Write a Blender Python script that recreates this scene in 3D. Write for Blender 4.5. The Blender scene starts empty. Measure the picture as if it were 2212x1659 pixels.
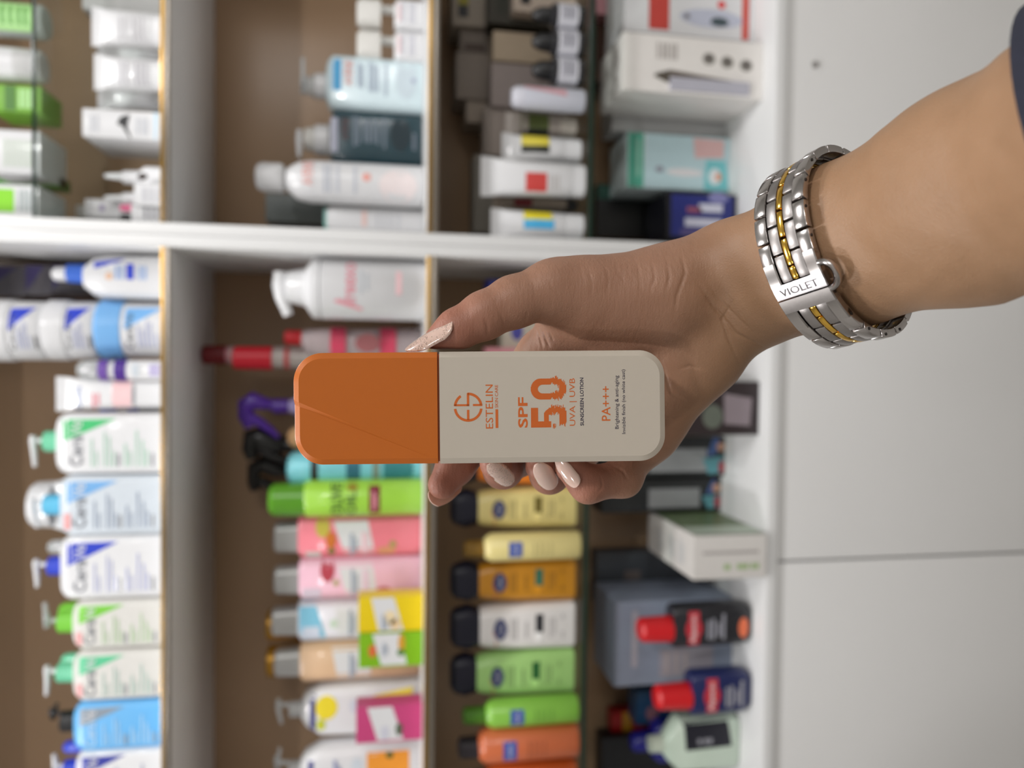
import bpy, bmesh, math, random
import numpy as np
from mathutils import Vector, Matrix

random.seed(7)
SC = bpy.context.scene
COL = SC.collection

# ------------------------------------------------------------------ camera
FPX, CX, CY = 1650.0, 1106.0, 829.5
PITCH, YAW, ROLL = math.radians(10.0), math.radians(1.5), math.radians(0.35)
CAMP = Vector((0.0, 0.0, 1.45))
FWD = Vector((-math.sin(YAW) * math.cos(PITCH), math.cos(YAW) * math.cos(PITCH), -math.sin(PITCH)))
RGT = Vector((math.cos(YAW), math.sin(YAW), 0))
UPV = RGT.cross(FWD)
# the phone was held sideways: the picture's left is the real "up"
IX0, IY0 = -UPV, RGT
IX = IX0 * math.cos(ROLL) + IY0 * math.sin(ROLL)
IY = -IX0 * math.sin(ROLL) + IY0 * math.cos(ROLL)
IZ = IX.cross(IY)
CAMROT = Matrix((IX, IY, IZ)).transposed()
cam = bpy.data.cameras.new('camera')
cam.sensor_fit = 'HORIZONTAL'; cam.sensor_width = 36.0
cam.lens = FPX / 2212.0 * 36.0
cam.clip_start = 0.01
cam.dof.use_dof = True; cam.dof.focus_distance = 0.298; cam.dof.aperture_fstop = 6.6
camo = bpy.data.objects.new('camera', cam); COL.objects.link(camo)
camo.matrix_world = Matrix.Translation(CAMP) @ CAMROT.to_4x4()
SC.camera = camo

# ------------------------------------------------------------------ world, lamps, exposure
W = bpy.data.worlds.new('world'); SC.world = W; W.use_nodes = True
W.node_tree.nodes['Background'].inputs[0].default_value = (0.9, 0.95, 1.0, 1)
W.node_tree.nodes['Background'].inputs[1].default_value = 0.25
SC.view_settings.view_transform = 'Standard'; SC.view_settings.look = 'None'
SC.view_settings.gamma = 1.0; SC.view_settings.use_curve_mapping = False
SC.view_settings.exposure = 0.0

def area(name, loc, size, power, color=(1, 0.99, 0.985), shape='DISK', rot=(0, 0, 0)):
    l = bpy.data.lights.new(name, 'AREA'); l.shape = shape; l.size = size if shape == 'DISK' else size[0]; l.energy = power; l.color = color
    if shape == 'RECTANGLE': l.size_y = size[1]
    o = bpy.data.objects.new(name, l); COL.objects.link(o); o.location = loc; o.rotation_euler = rot
    return o
for i, (lx, ly, lp) in enumerate([(-1.05, 0.52, 10), (-0.2, 0.52, 7.5), (0.65, 0.52, 7.5),
                                  (-1.0, -0.75, 5), (-0.05, -0.75, 3), (0.9, -0.75, 15)]):
    area('ceiling_downlight', (lx, ly, 2.66), 0.17, lp)

# daylight from the shop's entrance, behind the photographer on the right
area('entrance_daylight', (1.95, -2.08, 2.2), (0.75, 0.8), 16, (1, 0.99, 0.98), 'RECTANGLE', (math.radians(90), 0, math.radians(18)))

# ------------------------------------------------------------------ helpers
def ray(px, py):
    return IX * ((px - CX) / FPX) + IY * (-(py - CY) / FPX) - IZ
def at_d(px, py, d): return CAMP + ray(px, py) * d
def at_y(px, py, Y):
    r = ray(px, py); return CAMP + r * ((Y - CAMP.y) / r.y)
def at_z(px, py, Z):
    r = ray(px, py); return CAMP + r * ((Z - CAMP.z) / r.z)

def lin(c):
    out = []
    for v in c[:3]:
        v = v / 255.0
        out.append(v / 12.92 if v <= 0.04045 else ((v + 0.055) / 1.055) ** 2.4)
    return tuple(out) + (1.0,)

_M = {}
def M(rgb, rough=0.4, metal=0.0, coat=0.0, trans=0.0, var=0.04, scale=60.0, bump=0.0, sss=0.0, emit=0.0, alpha=1.0):
    key = (tuple(rgb), rough, metal, coat, trans, var, scale, bump, sss, emit, alpha)
    if key in _M: return _M[key]
    m = bpy.data.materials.new('mat_%d_%d_%d' % tuple(int(v) for v in rgb)); m.use_nodes = True
    nt = m.node_tree; b = nt.nodes['Principled BSDF']
    b.inputs['Roughness'].default_value = rough; b.inputs['Metallic'].default_value = metal
    b.inputs['Coat Weight'].default_value = coat; b.inputs['Coat Roughness'].default_value = 0.08
    b.inputs['Transmission Weight'].default_value = trans
    b.inputs['Alpha'].default_value = alpha
    if sss: b.inputs['Subsurface Weight'].default_value = sss; b.inputs['Subsurface Radius'].default_value = (0.004, 0.0015, 0.0008); b.inputs['Subsurface Scale'].default_value = 1.0
    tc = nt.nodes.new('ShaderNodeTexCoord'); nz = nt.nodes.new('ShaderNodeTexNoise')
    nz.inputs['Scale'].default_value = scale; nz.inputs['Detail'].default_value = 2
    nt.links.new(tc.outputs['Object'], nz.inputs['Vector'])
    mx = nt.nodes.new('ShaderNodeMix'); mx.data_type = 'RGBA'
    c = lin(rgb)
    mx.inputs[6].default_value = tuple(max(0, v * (1 - var)) for v in c[:3]) + (1,)
    mx.inputs[7].default_value = tuple(min(1, v * (1 + var)) for v in c[:3]) + (1,)
    nt.links.new(nz.outputs['Fac'], mx.inputs[0]); nt.links.new(mx.outputs[2], b.inputs['Base Color'])
    if bump:
        bp = nt.nodes.new('ShaderNodeBump'); bp.inputs['Strength'].default_value = bump; bp.inputs['Distance'].default_value = 0.0005
        nt.links.new(nz.outputs['Fac'], bp.inputs['Height']); nt.links.new(bp.outputs['Normal'], b.inputs['Normal'])
    if emit: b.inputs['Emission Color'].default_value = c; b.inputs['Emission Strength'].default_value = emit
    _M[key] = m
    return m

def thin_glass(tint, gloss=0.06):
    m = bpy.data.materials.new('shelf_glass'); m.use_nodes = True; nt = m.node_tree
    nt.nodes.remove(nt.nodes['Principled BSDF']); out = nt.nodes['Material Output']
    tr = nt.nodes.new('ShaderNodeBsdfTransparent'); tr.inputs[0].default_value = tint
    gl = nt.nodes.new('ShaderNodeBsdfGlossy'); gl.inputs['Roughness'].default_value = 0.03
    lw = nt.nodes.new('ShaderNodeLayerWeight'); pw = nt.nodes.new('ShaderNodeMath'); pw.operation = 'POWER'; pw.inputs[1].default_value = 4.0
    nt.links.new(lw.outputs['Facing'], pw.inputs[0])
    fr = nt.nodes.new('ShaderNodeMath'); fr.operation = 'MULTIPLY_ADD'; fr.inputs[1].default_value = 0.45; fr.inputs[2].default_value = 0.03; nt.links.new(pw.outputs[0], fr.inputs[0])
    ms = nt.nodes.new('ShaderNodeMixShader')
    nt.links.new(fr.outputs[0], ms.inputs[0]); nt.links.new(tr.outputs[0], ms.inputs[1]); nt.links.new(gl.outputs[0], ms.inputs[2])
    nt.links.new(ms.outputs[0], out.inputs['Surface'])
    return m

def mesh_obj(name, verts, faces, mat, parent=None, smooth=False, angle=40):
    me = bpy.data.meshes.new(name); me.from_pydata([tuple(v) for v in verts], [], faces); me.update()
    if smooth:
        me.polygons.foreach_set('use_smooth', [True] * len(me.polygons)); me.set_sharp_from_angle(angle=math.radians(angle))
    o = bpy.data.objects.new(name, me); COL.objects.link(o)
    if mat: me.materials.append(mat)
    if parent: o.parent = parent
    return o

def tag(o, label=None, cat=None, group=None, kind=None):
    if label: o['label'] = label
    if cat: o['category'] = cat
    if group: o['group'] = group
    if kind: o['kind'] = kind
    return o

def empty(name, loc, rz=0.0):
    o = bpy.data.objects.new(name, None); COL.objects.link(o); o.location = loc; o.rotation_euler = (0, 0, rz)
    o.empty_display_size = 0.02
    return o

def box_geo(x0, x1, y0, y1, z0, z1, bev=0.0):
    bm = bmesh.new()
    bmesh.ops.create_cube(bm, size=1.0)
    for v in bm.verts:
        v.co = Vector((x0 + (v.co.x + .5) * (x1 - x0), y0 + (v.co.y + .5) * (y1 - y0), z0 + (v.co.z + .5) * (z1 - z0)))
    if bev > 0:
        bmesh.ops.bevel(bm, geom=list(bm.edges), offset=bev, segments=2, profile=0.5, affect='EDGES', clamp_overlap=True)
    return bm
def bm_obj(name, bm, mat, parent=None, smooth=False):
    me = bpy.data.meshes.new(name); bm.normal_update(); bm.to_mesh(me); bm.free()
    if smooth:
        me.polygons.foreach_set('use_smooth', [True] * len(me.polygons)); me.set_sharp_from_angle(angle=math.radians(35))
    o = bpy.data.objects.new(name, me); COL.objects.link(o)
    if mat: me.materials.append(mat)
    if parent: o.parent = parent
    return o
def box(name, x0, x1, y0, y1, z0, z1, mat, parent=None, bev=0.0):
    return bm_obj(name, box_geo(x0, x1, y0, y1, z0, z1, bev), mat, parent, bev > 0)

def text_geo(s, bold=0.0, res=3):
    cu = bpy.data.curves.new('t', 'FONT'); cu.body = s; cu.resolution_u = res; cu.offset = bold; cu.fill_mode = 'BOTH'
    o = bpy.data.objects.new('t', cu); COL.objects.link(o)
    dg = bpy.context.evaluated_depsgraph_get(); dg.update()
    me = bpy.data.meshes.new_from_object(o.evaluated_get(dg))
    vs = [(v.co.x, v.co.y) for v in me.vertices]; fs = [tuple(p.vertices) for p in me.polygons]
    bpy.data.objects.remove(o); bpy.data.curves.remove(cu); bpy.data.meshes.remove(me)
    return vs, fs
_TG = {}
def text_fit(s, x0, x1, z0, z1, bold=0.0):
    """text outline mesh stretched into the rectangle, as (x, z) points"""
    if (s, bold) not in _TG: _TG[(s, bold)] = text_geo(s, bold)
    vs, fs = _TG[(s, bold)]
    ax = min(v[0] for v in vs); bx = max(v[0] for v in vs); az = min(v[1] for v in vs); bz = max(v[1] for v in vs)
    return [(x0 + (v[0] - ax) / (bx - ax) * (x1 - x0), z0 + (v[1] - az) / (bz - az) * (z1 - z0)) for v in vs], fs

# ------------------------------------------------------------------ setting
YF, YB = 1.10, 1.385                      # shelf front and back plane
Z1T, Z1B = at_y(347, CY, YF).z, at_y(368, CY, YF).z
Z2T, Z2B = at_y(920, CY, YF).z, at_y(944, CY, YF).z
ZGT, ZGB = at_y(1269, CY, YF).z, at_y(1280, CY, YF).z
ZCT, ZCB = at_y(1663, CY, YF).z, at_y(1687, CY, YF).z
ZAT, ZAB = at_y(61, 250, YF).z, at_y(70, 250, YF).z
ZTOP = at_y(-330, CY, YF).z
XL, XR = at_y(900, 1990, YF).x, at_y(900, -330, YF).x
XD0, XDM, XD1 = at_y(700, 546, YF).x, at_y(700, 519, YF).x, at_y(700, 492, YF).x

wallm = M((214, 212, 208), 0.7, var=0.03, scale=5)
def struct(o): tag(o, kind='structure'); return o
struct(box('floor', -2.4, 2.4, -2.2, 1.6, -0.06, 0.0, M((150, 146, 140), 0.35, var=0.08, scale=8)))
struct(box('ceiling', -2.4, 2.4, -2.2, 1.6, 2.72, 2.78, M((232, 232, 230), 0.8)))
struct(box('wall_back', -2.4, 2.4, 1.46, 1.52, 0, 2.72, wallm))
struct(box('wall_front', -2.4, 2.4, -2.2, -2.14, 0, 2.72, wallm))
struct(box('wall_left', -2.4, -2.34, -2.14, 1.46, 0, 2.72, wallm))
struct(box('wall_right', 2.34, 2.4, -2.14, 1.46, 0, 2.72, wallm))

white_lam = M((233, 233, 233), 0.32, var=0.015, scale=12)
brown_lam = M((172, 141, 111), 0.33, var=0.05, scale=7)
gold = M((176, 140, 78), 0.25, 1.0, var=0.06)
steelgrey = M((150, 142, 132), 0.3, 0.85, var=0.05)
green_edge = M((20, 44, 34), 0.15, var=0.1)
glassm = thin_glass((0.94, 0.97, 0.955, 1))
T = 0.016

def shelving(label, x0, x1, glass_top):
    """one open shelving unit: side panels, brown back, two white shelves with brass edging, glass shelves"""
    r = empty('shelving_unit', ((x0 + x1) / 2, YB, ZCT)); tag(r, label, 'shelving', 'white display shelving units')
    def pb(n, a, b, c, d, e, f, m, par=None):
        o = box(n, a - r.location.x, b - r.location.x, c - r.location.y, d - r.location.y, e - r.location.z, f - r.location.z, m, r, 0.0008)
        if par: o.parent = par
        return o
    pb('side_panel', x0, x0 + T, YF, YB, ZCT, ZTOP, white_lam)
    pb('side_panel', x1 - T, x1, YF, YB, ZCT, ZTOP, white_lam)
    pb('back_panel', x0 + T, x1 - T, YB, YB + 0.012, ZCT, ZTOP, brown_lam)
    pb('top_panel', x0, x1, YF, YB + .012, ZTOP, ZTOP + T, white_lam)
    for zt, zb in ((Z1T, Z1B), (Z2T, Z2B)):
        s = pb('shelf', x0 + T, x1 - T, YF + 0.002, YB, zb, zt, white_lam)
        pb('brass_edging', x0 + T, x1 - T, YF - 0.001, YF + 0.002, zb + (zt - zb) * .52, zt, gold, s)
        pb('steel_edging', x0 + T, x1 - T, YF - 0.001, YF + 0.002, zb, zb + (zt - zb) * .5, steelgrey, s)
    zz = [(ZGT, ZGB)] + ([(ZAT, ZAB)] if glass_top else [])
    for zt, zb in zz:
        g = pb('glass_shelf', x0 + T, x1 - T, YF + 0.012, YB, zb, zt, glassm)
        pb('polished_edge', x0 + T, x1 - T, YF + 0.010, YF + 0.0118, zb, zt, green_edge, g)
    return r
shelving('white shelving unit with lotion bottles behind the held tube', XL, XDM - .0007, False)
shelving('white shelving unit with white cartons above the watch wrist', XDM, XR, True)

cm = M((226, 225, 224), 0.45, var=0.02, scale=6)
r = empty('base_cabinet', (0, YB, 0)); tag(r, 'long white base cabinet with flat doors under the shelves', 'cabinet')
XG = at_y(1750, 1213, YF).x
def pb(n, a, b, c, d, e, f, m, par=r): return box(n, a, b, c - YB, d - YB, e, f, m, par, 0.001)
pb('worktop', XL, XR, YF, YB, ZCB, ZCT, white_lam)
pb('carcass', XL, XR, YF + 0.03, YB, 0.08, ZCB - 0.0005, cm)
d1 = pb('door', XG + 0.002, XR, YF + 0.005, YF + 0.024, 0.09, ZCB - 0.002, cm)
pb('door', XL, XG - 0.002, YF + 0.005, YF + 0.024, 0.09, ZCB - 0.002, cm)
pb('plinth', XL, XR, YF + 0.07, YB, 0.0, 0.08, cm)
p = at_y(1760, 140, YF + 0.005)
bm = bmesh.new(); bmesh.ops.create_cone(bm, cap_ends=True, segments=20, radius1=0.0055, radius2=0.0045, depth=0.003)
o = bm_obj('screw_cap', bm, M((140, 136, 134), 0.4), d1, True); o.rotation_euler = (math.pi / 2, 0, 0); o.location = (p.x, p.y - YB - 0.0015, p.z)

# ------------------------------------------------------------------ the held sunscreen bottle
BS = 0.296 / FPX                                  # metres per photo pixel at the bottle
Bc = at_d(1035, 880, 0.296)
Bz = (at_d(640, 883.0, 0.2935) - at_d(1430, 874.5, 0.2990)).normalized()      # bottle's own up
Bx0 = (at_d(1035, 760, 0.296) - at_d(1035, 1000, 0.296)).normalized()
By = Bz.cross(Bx0).normalized(); Bx = By.cross(Bz).normalized()
BMAT = Matrix.Translation(Bc) @ Matrix((Bx, By, Bz)).transposed().to_4x4()
def bl(px, py): return ((881 - py) * BS, (1035 - px) * BS)     # photo pixel -> bottle x, z
bottle = empty('sunscreen_bottle', Bc); bottle.matrix_world = BMAT
tag(bottle, 'white and orange sunscreen bottle held in the hand', 'bottle')
HWB, THB = 121 * BS, 0.018
ZSEAM = (1035 - 947) * BS; ZBOT = (1035 - 1441) * BS; ZTOPB = (1035 - 637) * BS

def outline(zflat, zend, hw, rad, inset, n=22):
    """half-capsule outline: flat at zflat, rounded corners at zend, pulled in by inset except at the flat side"""
    s = 1 if zend > zflat else -1
    hw = hw - inset; ze = zend - s * inset; rad = max(0.002, rad - inset)
    pts = [(-hw, zflat)]
    for i in range(n + 1):
        a = math.pi / 2 * i / n
        pts.append((-hw + rad - rad * math.cos(a), ze - s * rad + s * rad * math.sin(a)))
    for i in range(n + 1):
        a = math.pi / 2 * i / n
        pts.append((hw - rad + rad * math.sin(a), ze - s * rad + s * rad * math.cos(a)))
    pts.append((hw, zflat))
    return pts
def slab(name, zflat, zend, hw, rad, mat, y0=0.0, th=THB, ch=0.0022):
    prof = [(ch, 0.0), (0.0002, ch * .55), (0.0, ch * .62), (0.0, th - ch), (ch, th)]
    bm = bmesh.new(); rings = []
    for ins, y in prof:
        rings.append([bm.verts.new((x, y + y0, z)) for x, z in outline(zflat, zend, hw, rad, ins)])
    N = len(rings[0])
    for a, b in zip(rings, rings[1:]):
        for i in range(N):
            bm.faces.new((a[i], a[(i + 1) % N], b[(i + 1) % N], b[i]))
    bm.faces.new(rings[0][::-1]); bm.faces.new(rings[-1])
    bmesh.ops.recalc_face_normals(bm, faces=list(bm.faces))
    return bm
white_pl = M((196, 186, 172), 0.38, var=0.012, scale=300, sss=0.0)
orange_pl = M((192, 100, 22), 0.34, var=0.02, scale=200)
o = bm_obj('tube_body', slab('b', ZSEAM - 0.0005, ZBOT, HWB, 56 * BS, white_pl), white_pl, bottle, True); o.data.set_sharp_from_angle(angle=math.radians(22))
bm = slab('c', ZSEAM + 0.0003, ZTOPB, HWB - 0.0001, 62 * BS, orange_pl)
# the slanting step across the cap's front: the side below it lies deeper, fading out towards the seam
pA, pB = Vector(bl(632, 859)), Vector(bl(940, 982))
dv = (pB - pA); L = dv.length; dv /= L; nv = Vector((dv.y, -dv.x))
if nv.x > 0: nv = -nv
for off in (0.0, 0.0017):
    bmesh.ops.bisect_plane(bm, geom=list(bm.verts) + list(bm.edges) + list(bm.faces), dist=1e-6,
                           plane_co=(pA.x + nv.x * off, 0, pA.y + nv.y * off), plane_no=(nv.x, 0, nv.y))
for v in bm.verts:
    if v.co.y > 0.0035: continue
    q = Vector((v.co.x, v.co.z)) - pA; t = q.dot(nv); s = q.dot(dv)
    f = min(1, max(0, t / 0.0017)); k = min(1.1, max(0, 1 - s / L))
    v.co.y += 0.0016 * f * k
bmesh.ops.triangulate(bm, faces=[f for f in bm.faces if len(f.verts) > 4])
o = bm_obj('cap', bm, orange_pl, bottle, True); o.data.set_sharp_from_angle(angle=math.radians(22))
for pl_ in o.data.polygons:
    if pl_.normal.y < -.3: pl_.use_smooth = False
box('seam_collar', -HWB + 0.001, HWB - 0.001, 0.0012, THB - 0.0012, ZSEAM - 0.0006, ZSEAM + 0.0006, M((150, 70, 22), 0.5), bottle)

print_or = M((206, 100, 34), 0.42, var=0.02); print_nv = M((42, 36, 60), 0.45, var=0.02)
def btext(s, px0, px1, py0, py1, mat, bold=0.0, name='print'):
    (xa, zt), (xb, zb) = bl(px0, py1), bl(px1, py0)
    vs, fs = text_fit(s, xa, xb, zb, zt, bold)
    return mesh_obj(name, [(x, -0.00006, z) for x, z in vs], fs, mat, bottle)
def bpoly(polys, mat, name='print', y=-0.00006):
    vs, fs = [], []
    for p in polys:
        fs.append(tuple(range(len(vs), len(vs) + len(p))))
        vs += [(bl(a, b)[0], y, bl(a, b)[1]) for a, b in p]
    return mesh_obj(name, vs, fs, mat, bottle)
btext('ESTELIN', 1049, 1065, 832, 927, print_or, 0.0, 'brand_lettering')
btext('SKIN CARE', 1069.3, 1076, 833, 882, print_or, 0.006, 'brand_lettering')
btext('SPF', 1119, 1140, 860, 926, print_or, 0.022, 'spf_lettering')
btext('UVA | UVB', 1231, 1247, 820, 923, print_or, 0.0, 'spf_lettering')
btext('SUNSCREEN LOTION', 1254, 1262, 819, 923, print_nv, 0.018, 'small_lettering')
btext('PA+++', 1301, 1320, 838, 913, print_or, 0.006, 'spf_lettering')
btext('Brightening & anti-aging', 1330, 1340.5, 815, 931, print_nv, 0.004, 'small_lettering')
btext('Invisible finish (no white cast)', 1345, 1355, 802, 942, print_nv, 0.004, 'small_lettering')
bpoly([[(1070.2, 926), (1070.2, 885.5), (1076, 885.5), (1076, 926)]], print_or, 'underline_bar')
# round emblem
polys = []
def sector(cx, cy, r0, r1, a0, a1, n=10):
    for i in range(n):
        u, v = a0 + (a1 - a0) * i / n, a0 + (a1 - a0) * (i + 1) / n
        u, v = math.radians(u), math.radians(v)
        polys.append([(cx + r0 * math.cos(u), cy + r0 * math.sin(u)), (cx + r1 * math.cos(u), cy + r1 * math.sin(u)),
                      (cx + r1 * math.cos(v), cy + r1 * math.sin(v)), (cx + r0 * math.cos(v), cy + r0 * math.sin(v))])
def rc(x0, x1, y0, y1): polys.append([(x0, y1), (x0, y0), (x1, y0), (x1, y1)])
EXc, EYc = 1011.3, 880.3
sector(EXc, EYc + .5, 25.5, 31, 6, 174, 24)
sector(EXc, EYc - .5, 25.5, 31, 185, 236, 10)
sector(EXc, EYc - .5, 25.5, 31, -92, -5, 14)
rc(1008.6, 1013.8, 886, 908); rc(981, 1013.8, 873.8, 878); rc(1008.6, 1013.8, 850, 878); rc(1021.6, 1042, 873.6, 878)
bpoly(polys, print_or, 'round_emblem')
# the glitched "50": strips with ragged ends below the middle
def spans5(t):
    if t < .2: return [(0, .97)]
    if t < .36: return [(0, .3)]
    if t < .62:
        k = (t - .36) / .26
        if t < .50: return [(0, .62 + .3 * math.sqrt(min(1, k * 2)))]
        return [(0, .30), (.62, .97)] if t < .56 else [(.66, 1.0)]
    if t < .80: return [(.66, 1.0)] if t > .7 else [(.66, 1.0), (.0, .1)]
    k = (t - .8) / .2
    return [(.02 + .1 * k, .98 - .22 * k * k)]
def spans0(t):
    o = 1.0 if .28 < t < .72 else math.sqrt(max(0.02, 1 - ((abs(t - .5) - .22) / .28) ** 2))
    a, b = .5 - .5 * o, .5 + .5 * o
    u = abs(t - .5)
    if u > .30: return [(a, b)]
    i = .21 if u < .16 else .21 * math.sqrt(max(0, 1 - ((u - .16) / .14) ** 2))
    return [(a, .5 - i), (.5 + i, b)] if i > .02 else [(a, b)]
polys = []; N = 60; rg = random.Random(3)
for fn, yl, yr in ((spans5, 926, 882), (spans0, 865.5, 820)):
    j1 = j2 = 0
    for k in range(N):
        t = (k + .5) / N; xa = 1147 + 77 * k / N; xb = 1147 + 77 * (k + 1) / N + .12
        rag = max(0, (t - .54) / .46)
        if t > .54 and k % 1 == 0:
            j1, j2 = rg.uniform(-5.0, 4.0), rg.uniform(-4.0, 5.0)
            if rg.random() < .25: j2 += 3.5
        sh = 4.0 if t > .56 else 0
        for a, b in fn(t):
            ya, yb = yl - (yl - yr) * a, yl - (yl - yr) * b
            if t > .56:
                ya, yb = ya - j1 - sh * .6 + 1, yb - j2 * .9 - sh * .3
            if ya - yb > .5: polys.append([(xa, ya), (xa, yb), (xb, yb), (xb, ya)])
bpoly(polys, print_or, 'glitch_number')

# ------------------------------------------------------------------ hand and forearm: one continuous skin surface
CR = np.array(CAMROT); CP = np.array(CAMP)
def hp(px, py, d): return np.array([(px - CX) / FPX * d, -(py - CY) / FPX * d, -d])
def rcone(p, a, b, ra, rb):
    ba = b - a; l2 = ba @ ba; rr = ra - rb; a2 = l2 - rr * rr; il2 = 1 / l2
    pa = p - a; y = pa @ ba; z = y - l2
    q = pa * l2 - y[:, None] * ba; x2 = np.einsum('ij,ij->i', q, q)
    y2 = y * y * l2; z2 = z * z * l2; k = np.sign(rr) * rr * rr * x2
    r = (np.sqrt(np.maximum(x2 * a2 * il2, 0)) + y * rr) * il2 - ra
    c2 = np.sign(y) * a2 * y2 < k; r[c2] = np.sqrt(x2[c2] + y2[c2]) * il2 - ra
    c1 = np.sign(z) * a2 * z2 > k; r[c1] = np.sqrt(x2[c1] + z2[c1]) * il2 - rb
    return r
def smin(a, b, k):
    h = np.maximum(k - np.abs(a - b), 0) / k
    return np.minimum(a, b) - h * h * k * .25
mm = 0.001
BRc = np.array([Bx, By, Bz]) @ CR               # camera-frame rows of the bottle's axes
BCc = CR.T @ (np.array(Bc) - CP)
AX = [hp(1590, 622, .327), hp(1812, 537, .293), hp(2105, 425, .249), hp(2430, 300, .205), hp(2760, 175, .165)]
AW = [(26.5, 17.5), (29.2, 22.5), (33.4, 28), (36, 31), (38, 34)]
axd = (AX[2] - AX[0]); axd /= np.linalg.norm(axd)
e1 = np.array([.42, -.91, 0]); e1 -= axd * (e1 @ axd); e1 /= np.linalg.norm(e1)
e2 = np.cross(axd, e1); e2 *= np.sign(e2[2])           # towards the camera
PALM = []
for (a, wa), (b, wb) in zip(zip(AX, AW), zip(AX[1:], AW[1:])):
    for s in (-1, 1):
        PALM.append((a + e1 * s * (wa[0] - wa[1]) * mm, b + e1 * s * (wb[0] - wb[1]) * mm, wa[1] * mm, wb[1] * mm))
def pc(a, b, ra, rb): PALM.append((hp(*a), hp(*b), ra * mm, rb * mm))
w0 = AX[0]
PALM.append((w0 + e1 * -9 * mm, hp(1455, 620, .328), 17.5 * mm, 17 * mm))
PALM.append((w0 + e1 * 9 * mm, hp(1505, 745, .336), 17 * mm, 17 * mm))
pc((1440, 632, .326), (1215, 628, .318), 18.5, 13)                 # ball of the thumb
pc((1420, 668, .326), (1270, 672, .322), 17.5, 14)
pc((1480, 690, .338), (1172, 778, .345), 15.5, 11)                 # metacarpals
pc((1500, 712, .340), (1230, 850, .350), 15.5, 11)
pc((1510, 740, .340), (1310, 905, .350), 15, 10.8)
pc((1508, 772, .336), (1400, 925, .343), 17.5, 12.5)
pc((1400, 925, .343), (1385, 950, .345), 12.5, 10)
pc((1215, 655, .327), (1185, 765, .343), 8, 8.5)                   # web between thumb and forefinger
def chain(*pts): return [(hp(*a[:3]), hp(*b[:3]), a[3] * mm, b[3] * mm) for a, b in zip(pts, pts[1:])]
FING = {
 'thumb': chain((1260, 632, .318, 13), (1188, 628, .313, 11.6), (1110, 652, .309, 10.2), (1045, 682, .306, 9.3), (988, 711, .304, 7.9), (944, 732, .303, 5.0)),
 'index': chain((1172, 778, .345, 11), (1052, 925, .354, 9.2), (985, 1006, .346, 8.3), (957, 1046, .341, 6.6)),
 'middle': chain((1230, 850, .350, 11), (1122, 985, .366, 9.3), (1086, 1013, .344, 8.5), (1072, 1001, .328, 7.2)),
 'ring': chain((1310, 905, .350, 10.8), (1232, 1000, .362, 9), (1186, 1024, .342, 8.3), (1171, 1006, .327, 7.2)),
 'pinky': chain((1385, 950, .345, 9.8), (1345, 1033, .331, 8.0), (1270, 1046, .323, 7.5), (1231, 1011, .320, 6.0)),
}
# creases: photo polylines, half-width px, depth mm, only where the skin is nearer than dmax
CREASE = [
 ([(1047, 683), (1052, 705), (1053, 728)], 3.2, .55, .32), ([(1072, 660), (1086, 690), (1090, 706)], 3, .35, .32),
 ([(1140, 668), (1136, 690), (1134, 697)], 2.6, .3, .33),
 ([(1590, 640), (1560, 690), (1575, 735), (1600, 790)], 4, .7, .36), ([(1500, 600), (1540, 660), (1590, 720), (1660, 755)], 4.0, .7, .35),
 ([(1515, 590), (1548, 640), (1600, 692), (1650, 740)], 3, .4, .35),
 ([(1470, 545), (1480, 590), (1462, 640), (1455, 690)], 4, .7, .34), ([(1440, 560), (1446, 600), (1436, 640)], 3.2, .5, .34),
 ([(1408, 560), (1414, 598), (1405, 632)], 3.0, .4, .34), ([(1376, 568), (1382, 600)], 3.0, .35, .34), ([(1342, 590), (1350, 620)], 3, .3, .34),
 ([(1425, 770), (1450, 850), (1490, 872)], 4, .5, .37), ([(1430, 895), (1455, 905), (1475, 900)], 3.5, .5, .37),
 ([(1460, 800), (1490, 790), (1530, 800)], 4, .45, .37),
 ([(1320, 1005), (1345, 1018), (1358, 1040)], 3.0, .55, .35), ([(1297, 1028), (1301, 1050), (1290, 1066)], 3, .55, .34),
 ([(1160, 712), (1168, 735), (1175, 757)], 2.6, .5, .36), ([(1172, 712), (1180, 735), (1190, 757)], 2.6, .5, .36), ([(1186, 715), (1196, 740)], 2.6, .4, .36),
 ([(1300, 560), (1315, 600), (1310, 650)], 3, .25, .34), ([(1265, 570), (1280, 610), (1275, 660)], 3, .25, .34), ([(1180, 600), (1195, 625), (1215, 640)], 3, .25, .33),
]
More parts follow.
